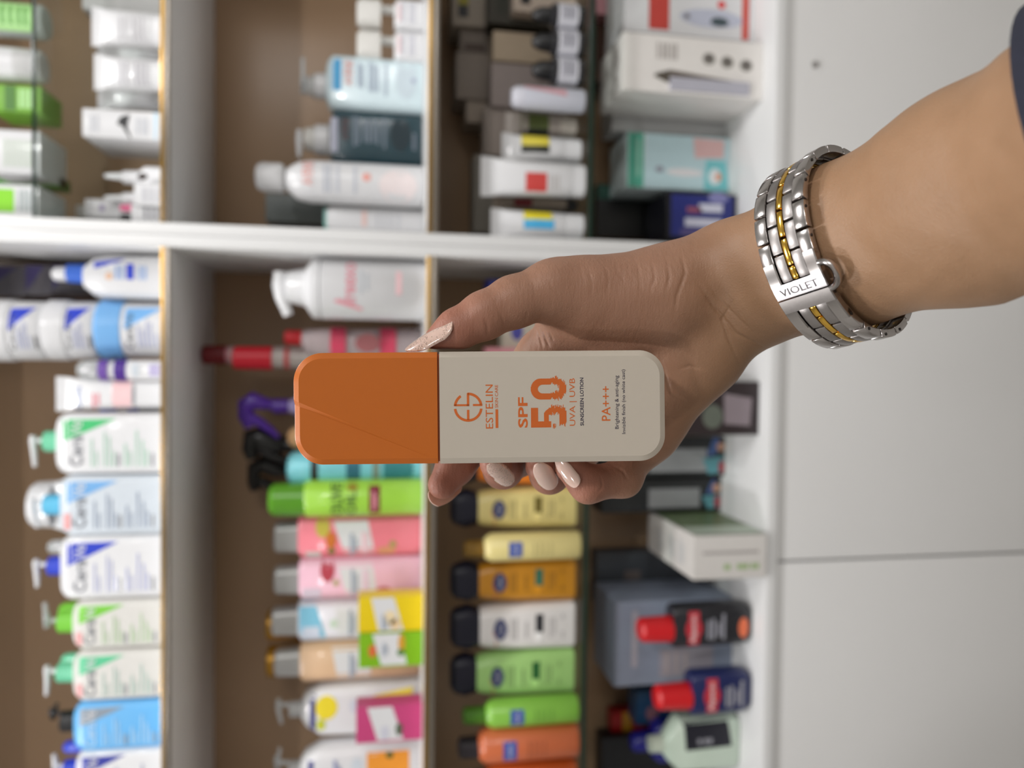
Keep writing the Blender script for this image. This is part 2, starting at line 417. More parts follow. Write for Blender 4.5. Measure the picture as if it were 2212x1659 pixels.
def sdf(p, crease=False):
    d = None
    for a, b, ra, rb in PALM:
        v = rcone(p, a, b, ra, rb)
        d = v if d is None else smin(d, v, 0.011)
    out = d
    for nm, ch in FING.items():
        f = None
        for a, b, ra, rb in ch:
            v = rcone(p, a, b, ra, rb)
            f = v if f is None else smin(f, v, 0.0035)
        out = np.minimum(out, smin(d, f, 0.007 if nm != 'thumb' else 0.006))
    q = np.abs((p - BCc) @ BRc.T - np.array([0, THB / 2, (ZTOPB + ZBOT) / 2])) - np.array([HWB + .0012 - .002, THB / 2 + .0012 - .002, (ZTOPB - ZBOT) / 2 + .0008 - .002])
    bb = np.linalg.norm(np.maximum(q, 0), axis=1) + np.minimum(q.max(1), 0) - .002
    k = 0.0012; hh = np.maximum(k - np.abs(out + bb), 0) / k
    out = np.maximum(out, -bb) + hh * hh * k * .25
    if crease:
        dd = -p[:, 2]; px = p[:, 0] / dd * FPX + CX; py = -p[:, 1] / dd * FPX + CY
        for pl, w, dep, dmax in CREASE:
            best = np.full(len(p), 1e9)
            for (ax, ay), (bx, by) in zip(pl, pl[1:]):
                ex, ey = bx - ax, by - ay; t = np.clip(((px - ax) * ex + (py - ay) * ey) / (ex * ex + ey * ey), 0, 1)
                best = np.minimum(best, np.hypot(px - ax - t * ex, py - ay - t * ey))
            (ux, uy), (wx, wy) = pl[0], pl[-1]; ln = math.hypot(wx - ux, wy - uy)
            fade = np.clip(np.minimum(np.hypot(px - ux, py - uy), np.hypot(px - wx, py - wy)) / (ln * .38), 0.05, 1)
            g = np.exp(-(best / (w * .8)) ** 2) * (dd < dmax)
            out = out + dep * .85 * mm * g * fade
        # soft unevenness of skin and muscle
        out = out + 0.00012 * (np.sin(px * .045 + 1.3 * np.sin(py * .03)) * np.sin(py * .05 + 1.1 * np.sin(px * .025)))
    return out

def skin_mesh():
    segs = PALM + [s for c in FING.values() for s in c]
    lo = np.min([np.minimum(a - ra, b - rb) for a, b, ra, rb in segs], 0) - .004
    hi = np.max([np.maximum(a + ra, b + rb) for a, b, ra, rb in segs], 0) + .004
    hi[0] = min(hi[0], AX[4][0] - .01)
    h = 0.00125; m = 5
    n = (np.ceil((hi - lo) / (h * m)).astype(int)) * m + 1
    nc = (n - 1) // m + 1
    g = np.stack(np.meshgrid(*[lo[i] + np.arange(nc[i]) * h * m for i in range(3)], indexing='ij'), -1).reshape(-1, 3)
    dc = sdf(g).reshape(nc)
    F = np.repeat(np.repeat(np.repeat(dc[:-1, :-1, :-1], m, 0), m, 1), m, 2).astype(np.float32)
    F = np.pad(F, ((0, 1), (0, 1), (0, 1)), mode='edge')
    near = np.abs(F) < h * m * 1.9
    idx = np.argwhere(near)
    F[near] = sdf(lo + idx * h)
    # surface nets
    S = F < 0
    acc = np.zeros(tuple(n - 1) + (3,), np.float32); cnt = np.zeros(tuple(n - 1), np.float32)
    for ax in range(3):
        sl0 = [slice(None)] * 3; sl1 = [slice(None)] * 3; sl0[ax] = slice(0, -1); sl1[ax] = slice(1, None)
        A, B = F[tuple(sl0)], F[tuple(sl1)]
        I = np.argwhere((A < 0) != (B < 0))
        a = A[tuple(I.T)]; b = B[tuple(I.T)]; t = a / (a - b)
        P = I.astype(np.float32); P[:, ax] += t
        o1, o2 = [k for k in range(3) if k != ax]
        for u in (0, 1):
            for v in (0, 1):
                C = I.copy(); C[:, o1] -= u; C[:, o2] -= v
                ok = (C >= 0).all(1) & (C < np.array(n) - 1).all(1)
                np.add.at(acc, tuple(C[ok].T), P[ok]); np.add.at(cnt, tuple(C[ok].T), 1)
    cells = np.argwhere(cnt > 0); vid = np.full(tuple(n - 1), -1, np.int64); vid[tuple(cells.T)] = np.arange(len(cells))
    V = lo + acc[tuple(cells.T)] / cnt[tuple(cells.T)][:, None] * h
    quads = []
    for ax in range(3):
        sl0 = [slice(None)] * 3; sl1 = [slice(None)] * 3; sl0[ax] = slice(0, -1); sl1[ax] = slice(1, None)
        A, B = F[tuple(sl0)], F[tuple(sl1)]
        I = np.argwhere((A < 0) != (B < 0)); o1, o2 = [(1, 2), (2, 0), (0, 1)][ax]
        ok = (I[:, o1] > 0) & (I[:, o2] > 0) & (I[:, o1] < n[o1] - 1) & (I[:, o2] < n[o2] - 1); I = I[ok]
        q = []
        for u, v in ((1, 1), (0, 1), (0, 0), (1, 0)):
            C = I.copy(); C[:, o1] -= u; C[:, o2] -= v; q.append(vid[tuple(C.T)])
        q = np.stack(q, 1); inside = A[tuple(I.T)] < 0
        q[~inside] = q[~inside][:, ::-1]; quads.append(q)
    Q = np.concatenate(quads); Q = Q[(Q >= 0).all(1)]
    return V, Q
V, Q = skin_mesh()
me = bpy.data.meshes.new('person'); me.from_pydata(V.tolist(), [], Q.tolist()); me.update()
bm = bmesh.new(); bm.from_mesh(me)
bmesh.ops.delete(bm, geom=[v for v in bm.verts if not v.link_faces], context='VERTS')
for _ in range(2): bmesh.ops.smooth_vert(bm, verts=bm.verts, factor=0.5, use_axis_x=True, use_axis_y=True, use_axis_z=True)
bmesh.ops.subdivide_edges(bm, edges=list(bm.edges), cuts=1, use_grid_fill=True, smooth=0.0)
bm.to_mesh(me); bm.free()
nv_ = len(me.vertices); P = np.empty(nv_ * 3); me.vertices.foreach_get('co', P); P = P.reshape(-1, 3)
for it in range(2):
    e = 0.0003; f0 = sdf(P, True)
    fb = sdf(P); gr = np.stack([sdf(P + np.eye(3)[k] * e) - fb for k in range(3)], 1) / e
    gr /= np.maximum(np.linalg.norm(gr, axis=1, keepdims=True), 1e-6)
    P = P - gr * np.clip(f0, -.0012, .0012)[:, None]
# skin tone: rosier towards fingertips, palm and knuckle folds
tips = [hp(950, 728, .303), hp(957, 1046, .341), hp(1072, 1003, .33), hp(1171, 1006, .33), hp(1231, 1011, .32)]
rose = np.zeros(nv_)
for t in tips: rose = np.maximum(rose, np.exp(-(np.linalg.norm(P - t, axis=1) / .021) ** 2))
dd = -P[:, 2]; px = P[:, 0] / dd * FPX + CX; py = -P[:, 1] / dd * FPX + CY
palmf = 1 / (1 + np.exp((px - 1500 - (700 - py) * .15) / 45)); 
Pw = P @ CR.T + CP; org = np.array(at_d(1600, 620, .327))
me.vertices.foreach_set('co', (Pw - org).ravel())
ca = me.color_attributes.new('tone', 'FLOAT_COLOR', 'POINT')
cols = np.ones((nv_, 4)); cols[:, 0] = rose; cols[:, 1] = palmf; cols[:, 2] = 0
ca.data.foreach_set('color', cols.ravel())
me.polygons.foreach_set('use_smooth', [True] * len(me.polygons)); me.update()
person = bpy.data.objects.new('person', me); COL.objects.link(person); person.location = org
tag(person, 'bare hand and forearm gripping the sunscreen bottle', 'person')

sk = bpy.data.materials.new('skin'); sk.use_nodes = True; nt = sk.node_tree; b = nt.nodes['Principled BSDF']
def N_(t): return nt.nodes.new(t)
at = N_('ShaderNodeAttribute'); at.attribute_name = 'tone'
sep = N_('ShaderNodeSeparateColor'); nt.links.new(at.outputs['Color'], sep.inputs[0])
tc = N_('ShaderNodeTexCoord'); n1 = N_('ShaderNodeTexNoise'); n1.inputs['Scale'].default_value = 70; n1.inputs['Detail'].default_value = 4
nt.links.new(tc.outputs['Object'], n1.inputs['Vector'])
def mixc(fac, a, bb):
    m = N_('ShaderNodeMix'); m.data_type = 'RGBA'
    nt.links.new(fac, m.inputs[0])
    for i, s in ((6, a), (7, bb)):
        if isinstance(s, tuple): m.inputs[i].default_value = lin(s)
        else: nt.links.new(s, m.inputs[i])
    return m.outputs[2]
base = mixc(n1.outputs['Fac'], (140, 106, 77), (158, 123, 94))
palmc = mixc(n1.outputs['Fac'], (146, 106, 84), (166, 126, 104))
c1 = mixc(sep.outputs[1], base, palmc)
rz_ = N_('ShaderNodeMath'); rz_.operation = 'MULTIPLY'; rz_.inputs[1].default_value = .7; nt.links.new(sep.outputs[0], rz_.inputs[0])
c2 = mixc(rz_.outputs[0], c1, (156, 92, 76))
nt.links.new(c2, b.inputs['Base Color'])
b.inputs['Roughness'].default_value = 0.48; b.inputs['Specular IOR Level'].default_value = 0.4
b.inputs['Subsurface Weight'].default_value = 0.12; b.inputs['Subsurface Radius'].default_value = (1.0, .35, .2); b.inputs['Subsurface Scale'].default_value = 0.004
vo = N_('ShaderNodeTexVoronoi'); vo.inputs['Scale'].default_value = 900; vo.feature = 'DISTANCE_TO_EDGE'
nt.links.new(tc.outputs['Object'], vo.inputs['Vector'])
n2 = N_('ShaderNodeTexNoise'); n2.inputs['Scale'].default_value = 420; n2.inputs['Detail'].default_value = 3
nt.links.new(tc.outputs['Object'], n2.inputs['Vector'])
mp = N_('ShaderNodeMapping'); mp.inputs['Scale'].default_value = (110, 420, 620); mp.inputs['Rotation'].default_value = (0, math.radians(-24), 0)
nt.links.new(tc.outputs['Object'], mp.inputs['Vector'])
n3 = N_('ShaderNodeTexNoise'); n3.inputs['Scale'].default_value = 1.0; n3.inputs['Detail'].default_value = 3; n3.inputs['Roughness'].default_value = .6
nt.links.new(mp.outputs['Vector'], n3.inputs['Vector'])
pm_ = N_('ShaderNodeMath'); pm_.operation = 'MULTIPLY'; nt.links.new(n3.outputs['Fac'], pm_.inputs[0]); nt.links.new(sep.outputs[1], pm_.inputs[1])
pm2 = N_('ShaderNodeMath'); pm2.operation = 'MULTIPLY'; pm2.inputs[1].default_value = 2.6; nt.links.new(pm_.outputs[0], pm2.inputs[0])
ad0 = N_('ShaderNodeMath'); ad0.operation = 'ADD'; nt.links.new(pm2.outputs[0], ad0.inputs[0])
ad = N_('ShaderNodeMath'); ad.operation = 'ADD'; nt.links.new(vo.outputs['Distance'], ad.inputs[0]); nt.links.new(n2.outputs['Fac'], ad.inputs[1])
bp = N_('ShaderNodeBump'); bp.inputs['Strength'].default_value = 0.22; bp.inputs['Distance'].default_value = 0.0006
nt.links.new(ad.outputs[0], ad0.inputs[1]); nt.links.new(ad0.outputs[0], bp.inputs['Height']); nt.links.new(bp.outputs['Normal'], b.inputs['Normal'])
me.materials.append(sk)

# fingernails: curved almond plates
def glitter_mat():
    """nude polish with fine metallic flakes"""
    m = M((214, 182, 168), 0.14, coat=1.0, var=0.06, scale=300, sss=0.1).copy(); nt = m.node_tree; b = nt.nodes['Principled BSDF']
    tc = nt.nodes.new('ShaderNodeTexCoord'); v = nt.nodes.new('ShaderNodeTexVoronoi'); v.inputs['Scale'].default_value = 2400
    nt.links.new(tc.outputs['Object'], v.inputs['Vector'])
    big = nt.nodes.new('ShaderNodeTexNoise'); big.inputs['Scale'].default_value = 330; nt.links.new(tc.outputs['Object'], big.inputs['Vector'])
    sp = nt.nodes.new('ShaderNodeSeparateColor'); nt.links.new(v.outputs['Color'], sp.inputs[0])
    mu = nt.nodes.new('ShaderNodeMath'); mu.operation = 'MULTIPLY'; nt.links.new(sp.outputs[0], mu.inputs[0]); nt.links.new(big.outputs['Fac'], mu.inputs[1])
    gt = nt.nodes.new('ShaderNodeMath'); gt.operation = 'GREATER_THAN'; gt.inputs[1].default_value = 0.42; nt.links.new(mu.outputs[0], gt.inputs[0])
    gm = nt.nodes.new('ShaderNodeMath'); gm.operation = 'MULTIPLY'; gm.inputs[1].default_value = .6; nt.links.new(gt.outputs[0], gm.inputs[0]); nt.links.new(gm.outputs[0], b.inputs['Metallic'])
    bp = nt.nodes.new('ShaderNodeBump'); bp.inputs['Strength'].default_value = 0.6; bp.inputs['Distance'].default_value = 0.0003
    nt.links.new(sp.outputs[1], bp.inputs['Height']); nt.links.new(bp.outputs['Normal'], b.inputs['Normal'])
    return m
nude = M((226, 190, 176), 0.12, coat=1.0, var=0.05, scale=300, sss=0.15); glit = glitter_mat()
worldp = lambda q: q @ CR.T + CP
def nail(label, C, axis, nrm, length, width, R, mat, curve=0.0012, tipw=.35, glitter_from=None):
    axis = axis / np.linalg.norm(axis); nrm = nrm - axis * (nrm @ axis); nrm /= np.linalg.norm(nrm); side = np.cross(axis, nrm)
    nu, nvv = 11, 16
    mid = C + axis * length * .38; tt = .012
    for _ in range(60):
        dv_ = sdf((mid + nrm * tt)[None])[0]
        if abs(dv_) < 2e-5: break
        tt -= dv_ * .8
    C = C + nrm * (tt + .0005)
    def layer(off):
        pts = []
        for j in range(nvv):
            v = j / (nvv - 1)
            w = width * .5 * (min(1, .72 + v * 1.4) if v < .2 else 1.0) * (1.0 if v < .55 else 1 - (1 - tipw) * ((v - .55) / .45) ** 1.8)
            if v == 0: w *= .8
            for i in range(nu):
                u = -1 + 2 * i / (nu - 1); th = u * w / R
                vv = v + (.06 * (1 - u * u) if v > .5 else -.05 * (1 - u * u) * (1 - 2 * v))
                q = C + axis * vv * length + side * R * math.sin(th) + nrm * (R * math.cos(th) - R + off - curve * (2 * v - 1) ** 2)
                pts.append(q)
        return pts
    A = layer(0.0004); Bt = layer(-0.0002); vs = A + Bt; K = nu * nvv; fs = []
    for j in range(nvv - 1):
        for i in range(nu - 1):
            a = j * nu + i; fs.append((a, a + 1, a + nu + 1, a + nu)); fs.append((K + a, K + a + nu, K + a + nu + 1, K + a + 1))
    ring = [i for i in range(nu)] + [j * nu + nu - 1 for j in range(1, nvv)] + [(nvv - 1) * nu + i for i in range(nu - 2, -1, -1)] + [j * nu for j in range(nvv - 2, 0, -1)]
    for a, c in zip(ring, ring[1:] + ring[:1]): fs.append((a, K + a, K + c, c))
    W_ = [worldp(q) - org for q in vs]
    o = mesh_obj('fingernail', W_, fs, mat, person, True, 60)
    bmn = bmesh.new(); bmn.from_mesh(o.data); bmesh.ops.recalc_face_normals(bmn, faces=list(bmn.faces)); bmn.to_mesh(o.data); bmn.free()
    o['label'] = label
    return o
def hit(px, py, d0=.28):
    r = hp(px, py, 1.0); t = d0
    for _ in range(80):
        v = sdf((r * t)[None])[0]
        if v < 1e-5: break
        t += v * .7
    q = r * t; e = 3e-4
    n = np.array([sdf((q + np.eye(3)[k] * e)[None])[0] - sdf((q - np.eye(3)[k] * e)[None])[0] for k in range(3)])
    return q, n / np.linalg.norm(n)
def nail_px(label, base, tip, width, R, mat, curve, tipw, nbias=(0, 0, 0), dz=0.0):
    C, n = hit(*base); n = n + np.array(nbias); n /= np.linalg.norm(n)
    t = hp(tip[0], tip[1], 1.0); dt = (C @ n) / (t @ n); dt = min(max(dt, -C[2] - .012), -C[2] + .006)
    ax = t * dt - C
    return nail(label, C, ax, n, np.linalg.norm(ax), width, R, mat, curve, tipw)
def dvec(a, b): return hp(*b) - hp(*a)
nail_px('long glossy thumbnail with glitter tip', (972, 698), (880, 752), .0108, .0064, glit, .0006, .28, (-.45, .55, -.25))
nail('glossy nude index nail seen edge-on', hp(982, 1036, .353), dvec((982, 1036, .353), (934, 1080, .343)), np.array([-.55, -.35, -.75]), .0165, .0125, .0080, nude, .0004, .62)
nail_px('glitter nail on the middle finger', (1097, 1036), (1060, 994), .0098, .0060, glit, .0008, .45, (-.25, -.1, 0))
nail_px('glossy nude nail on the ring finger', (1189, 1046), (1162, 996), .0094, .0062, nude, .0007, .42, (-.1, 0, 0))
nail_px('pointed glossy nude nail on the little finger', (1248, 1046), (1206, 990), .0074, .0056, nude, .0007, .3, (-.3, .0, 0))

# dark sleeve cuff, its opening just inside the frame's edge
slm = M((26, 28, 44), 0.85, var=0.25, scale=400, bump=0.4)
vs, fs = [], []; NS, NL = 48, 10
sc0 = hp(2352, 332, .2135)
for layer, sgn in ((0, 1), (1, -1)):
    for j in range(NL):
        t = j / (NL - 1)
        for i in range(NS):
            a = 2 * math.pi * i / NS
            wr = 1 + .025 * math.sin(3 * a + 5 * t) * t
            q = sc0 + axd * (t * .13) + e1 * math.cos(a) * (.045 + .012 * t - layer * .0018) * wr + e2 * math.sin(a) * (.044 + .012 * t - layer * .0018) * wr
            vs.append(worldp(q) - org)
K = NS * NL
for j in range(NL - 1):
    for i in range(NS):
        a, c = j * NS + i, j * NS + (i + 1) % NS
        fs.append((a, c, c + NS, a + NS)); fs.append((K + a, K + a + NS, K + c + NS, K + c))
for i in range(NS): fs.append((i, K + i, K + (i + 1) % NS, (i + 1) % NS))
fs.append(tuple(range((NL - 1) * NS, NL * NS))); fs.append(tuple(range(K + NL * NS - 1, K + (NL - 1) * NS - 1, -1)))
s = mesh_obj('sleeve', vs, fs, slm, person, True, 60); s['label'] = 'dark navy sleeve cuff'
bmn = bmesh.new(); bmn.from_mesh(s.data); bmesh.ops.recalc_face_normals(bmn, faces=list(bmn.faces)); bmn.to_mesh(s.data); bmn.free()

# ------------------------------------------------------------------ two-tone link bracelet
steel = M((186, 181, 179), 0.2, 1.0, var=0.05, scale=200); brushed = M((158, 153, 151), 0.38, 1.0, var=0.10, scale=500)
yellow = M((232, 186, 84), 0.16, 1.0, var=0.05)
bc = hp(1806, 551, .2935)
ra_, rb_ = .0338, .0272
NP = 240
th = np.linspace(0, 2 * math.pi, NP + 1)
rad = np.zeros(NP)
for w in (-.011, 0.0, .011):
    U = np.cos(th[:-1])[:, None] * e1 + np.sin(th[:-1])[:, None] * e2
    lo_, hi_ = np.full(NP, .012), np.full(NP, .06)
    for _ in range(16):
        md = (lo_ + hi_) / 2; v = sdf(bc + U * md[:, None] + axd * w)
        hi_ = np.where(v > .0030, md, hi_); lo_ = np.where(v > .0030, lo_, md)
    rad = np.maximum(rad, hi_ - max(w, 0) * .10)
ker = np.hanning(31); ker /= ker.sum()
rad = np.maximum(rad, np.convolve(np.concatenate([rad[-15:], rad, rad[:15]]), ker, 'valid'))
rad = np.convolve(np.concatenate([rad[-15:], rad, rad[:15]]), ker, 'valid') + .0007
rad = np.append(rad, rad[0])
pts2 = np.stack([np.cos(th) * rad, np.sin(th) * rad], 1); seg = np.linalg.norm(np.diff(pts2, axis=0), axis=1); cum = np.concatenate([[0], np.cumsum(seg)]); PER = cum[-1]
def ring_at(s):
    s = s % PER; x = np.interp(s, cum, pts2[:, 0]); y = np.interp(s, cum, pts2[:, 1])
    x2 = np.interp((s + .0006) % PER, cum, pts2[:, 0]); y2 = np.interp((s + .0006) % PER, cum, pts2[:, 1])
    t = np.array([x2 - x, y2 - y]); t /= np.linalg.norm(t)
    n = np.array([t[1], -t[0]])
    return bc + e1 * x + e2 * y, e1 * t[0] + e2 * t[1], e1 * n[0] + e2 * n[1]
br = empty('link_bracelet', Vector(worldp(bc))); tag(br, 'steel and gold link watch bracelet clasped round the wrist', 'bracelet')
borg = worldp(bc)
def link_mesh(name, wid, length, thick, mat, crown):
    bm = bmesh.new(); bmesh.ops.create_cube(bm, size=1.0)
    for v in bm.verts: v.co = Vector((v.co.x * wid, v.co.y * length, v.co.z * thick))
    bmesh.ops.subdivide_edges(bm, edges=[e for e in bm.edges if abs(e.verts[0].co.y - e.verts[1].co.y) > length * .5], cuts=3)
    bmesh.ops.bevel(bm, geom=[e for e in bm.edges if e.calc_face_angle(0) > .5], offset=.00035, segments=2, profile=.5, affect='EDGES')
    for v in bm.verts: v.co.z -= crown * (v.co.y / (length * .5)) ** 2
    me = bpy.data.meshes.new(name); bm.normal_update(); bm.to_mesh(me); bm.free()
    me.polygons.foreach_set('use_smooth', [True] * len(me.polygons)); me.set_sharp_from_angle(angle=math.radians(30)); me.materials.append(mat)
    return me
NR = 20; pitch = PER / NR
mo = link_mesh('outer_link', .0049, pitch * .95, .0030, steel, .0005)
mi = link_mesh('inner_link', .0041, pitch * .95, .0028, brushed, .0005)
mg = link_mesh('gold_link', .0023, pitch * .93, .0029, yellow, .0005)
mg2 = link_mesh('gold_link', .0023, pitch * .46, .0029, yellow, .0002)
def put(me, name, s, wpos, lift=0.0):
    c, t, n = ring_at(s)
    q = c + axd * wpos + n * (lift + (wpos > 0) * wpos * .10)
    X, Y_, Z_ = axd @ CR.T, t @ CR.T, n @ CR.T
    if np.dot(np.cross(X, Y_), Z_) < 0: X = -X
    o = bpy.data.objects.new(name, me); COL.objects.link(o); o.parent = br
    o.matrix_world = Matrix.Translation(worldp(q)) @ Matrix((Vector(X), Vector(Y_), Vector(Z_))).transposed().to_4x4()
    o.matrix_parent_inverse = Matrix.Identity(4)
    o.matrix_local = Matrix.Translation(Vector(worldp(q) - borg)) @ Matrix((Vector(X), Vector(Y_), Vector(Z_))).transposed().to_4x4()
    return o
# arc position of the clasp: nearest the picture point (1720, 625)
ss = np.linspace(0, PER, 400); best = min(ss, key=lambda s: (lambda q: (q[0] / -q[2] * FPX + CX - 1735) ** 2 + (-q[1] / -q[2] * FPX + CY - 632) ** 2 + (1e9 if ring_at(s)[2][2] < 0 else 0))(ring_at(s)[0]))
S0 = best
for k in range(NR):
    s = S0 + (k + .5) * pitch
    dist = min((s - S0) % PER, (S0 - s) % PER)
    out_ok = dist > pitch * 1.3
    if out_ok:
        for w in (-.0085, .0085): put(mo, 'outer_link', s, w)
    s2 = s + pitch * .5; dist2 = min((s2 - S0) % PER, (S0 - s2) % PER)
    if dist2 > pitch * .95:
        for w in (-.0036, .0036): put(mi, 'inner_link', s2, w, -.0002)
    if dist > pitch * .9:
        put(mg, 'gold_link', s, 0.0, -.0001)
    else:
        put(mg2, 'gold_link', S0 + math.copysign(.775 * pitch, ((s - S0 + PER / 2) % PER) - PER / 2), 0.0, -.0001)
def plate(name, sa, sb, w0, w1, mat, lift=0.0003, th=.0030, n=14):
    vs, fs = [], []
    for i in range(n + 1):
        c, t, nn = ring_at(sa + (sb - sa) * i / n)
        for w, l in ((w0, lift - th * .5), (w1, lift - th * .5), (w1, lift + th * .5 - .0004), (w1 - .0004, lift + th * .5), (w0 + .0004, lift + th * .5), (w0, lift + th * .5 - .0004)):
            vs.append(worldp(c + axd * w + nn * (l + max(w, 0) * .10)) - borg)
    for i in range(n):
        for j in range(6):
            a, c2 = i * 6 + j, i * 6 + (j + 1) % 6; fs.append((a, c2, c2 + 6, a + 6))
    fs.append(tuple(range(6))); fs.append(tuple(range(n * 6 + 5, n * 6 - 1, -1)))
    o = mesh_obj(name, vs, fs, mat, br, True, 30)
    b_ = bmesh.new(); b_.from_mesh(o.data); bmesh.ops.recalc_face_normals(b_, faces=list(b_.faces)); b_.to_mesh(o.data); b_.free()
    return o
pc_ = lambda s: (lambda q: -q[1] / -q[2] * FPX + CY)(ring_at(s)[0])
DS = 1 if pc_(S0 + .004) > pc_(S0) else -1          # +: down the picture
claspm = M((150, 146, 147), 0.24, 1.0, var=0.05, scale=200)
cl = plate('clasp', S0 - DS * pitch * .52, S0 - DS * .0003, -.0109, .0109, claspm)
plate('clasp_plate', S0 + DS * .0003, S0 + DS * pitch * .5, -.0109, .0109, brushed)
for w in (-.0085, .0085):
    plate('clasp_arm', S0 - DS * pitch * .5, S0 - DS * pitch * 1.28, w - .00245, w + .00245, steel)
    plate('clasp_arm', S0 + DS * pitch * .5, S0 + DS * pitch * 1.28, w - .00245, w + .00245, steel)
# engraved lettering along the clasp
vs, fs = text_fit('VIOLET', -.0080, .0080, -.0013, .0013, 0.012)
TV = []
for x, z in vs:
    c, t, nn = ring_at(S0 - DS * (.0026 + z))
    TV.append(worldp(c + axd * x + nn * (.00192 + (x + .0109) / .0218 * .00109)) - borg)
mesh_obj('engraving', TV, fs, M((96, 91, 92), 0.5), cl)
# fold-over push button beside the clasp
vs, fs = [], []; ns, nr = 18, 8
for i in range(ns + 1):
    a = math.pi * i / ns; c, t, nn = ring_at(S0 - DS * pitch * .35)
    ctr = c + axd * (.0109 + .0042 * math.sin(a)) + t * DS * -.0050 * math.cos(a) + nn * .0014
    tt = axd * math.cos(a) * .0042 + t * DS * .0050 * math.sin(a); tt /= np.linalg.norm(tt)
    o2 = np.cross(tt, nn)
    for j in range(nr):
        b_ = 2 * math.pi * j / nr
        vs.append(worldp(ctr + o2 * math.cos(b_) * .0013 + nn * math.sin(b_) * .0019) - borg)
for i in range(ns):
    for j in range(nr):
        a, c2 = i * nr + j, i * nr + (j + 1) % nr; fs.append((a, c2, c2 + nr, a + nr))
mesh_obj('push_button', vs, fs, steel, br, True, 60)
# pin ends in the outer links' flanks
bm = bmesh.new(); bmesh.ops.create_cone(bm, cap_ends=True, segments=12, radius1=.0006, radius2=.0006, depth=.0003)
pm = bpy.data.meshes.new('pin'); bm.to_mesh(pm); bm.free(); pm.materials.append(M((60, 54, 52), 0.4, 0.8))
for k in range(NR):
    s = S0 + (k + .5) * pitch
    if min((s - S0) % PER, (S0 - s) % PER) > pitch * 4.5: continue
    o = put(pm, 'pin', s + pitch * .22, .0085 + .00255); o.rotation_mode = 'XYZ'
    o.matrix_local = o.matrix_local @ Matrix.Rotation(math.pi / 2, 4, 'Y')

# ------------------------------------------------------------------ products on the shelves
def rrect(hw, hd, r, n):
    """rounded rectangle ring; r None gives an ellipse"""
    if r is None:
        return [(hw * math.cos(2 * math.pi * i / n), hd * math.sin(2 * math.pi * i / n)) for i in range(n)]
    r = max(1e-5, min(r, hw * .999, hd * .999)); k = n // 4; pts = []
    for q, (sx, sy) in enumerate(((1, 1), (-1, 1), (-1, -1), (1, -1))):
        for i in range(k):
            a = math.pi / 2 * (q + i / (k - 1))
            pts.append((sx * (hw - r) + r * math.cos(a), sy * (hd - r) + r * math.sin(a)))
    return pts

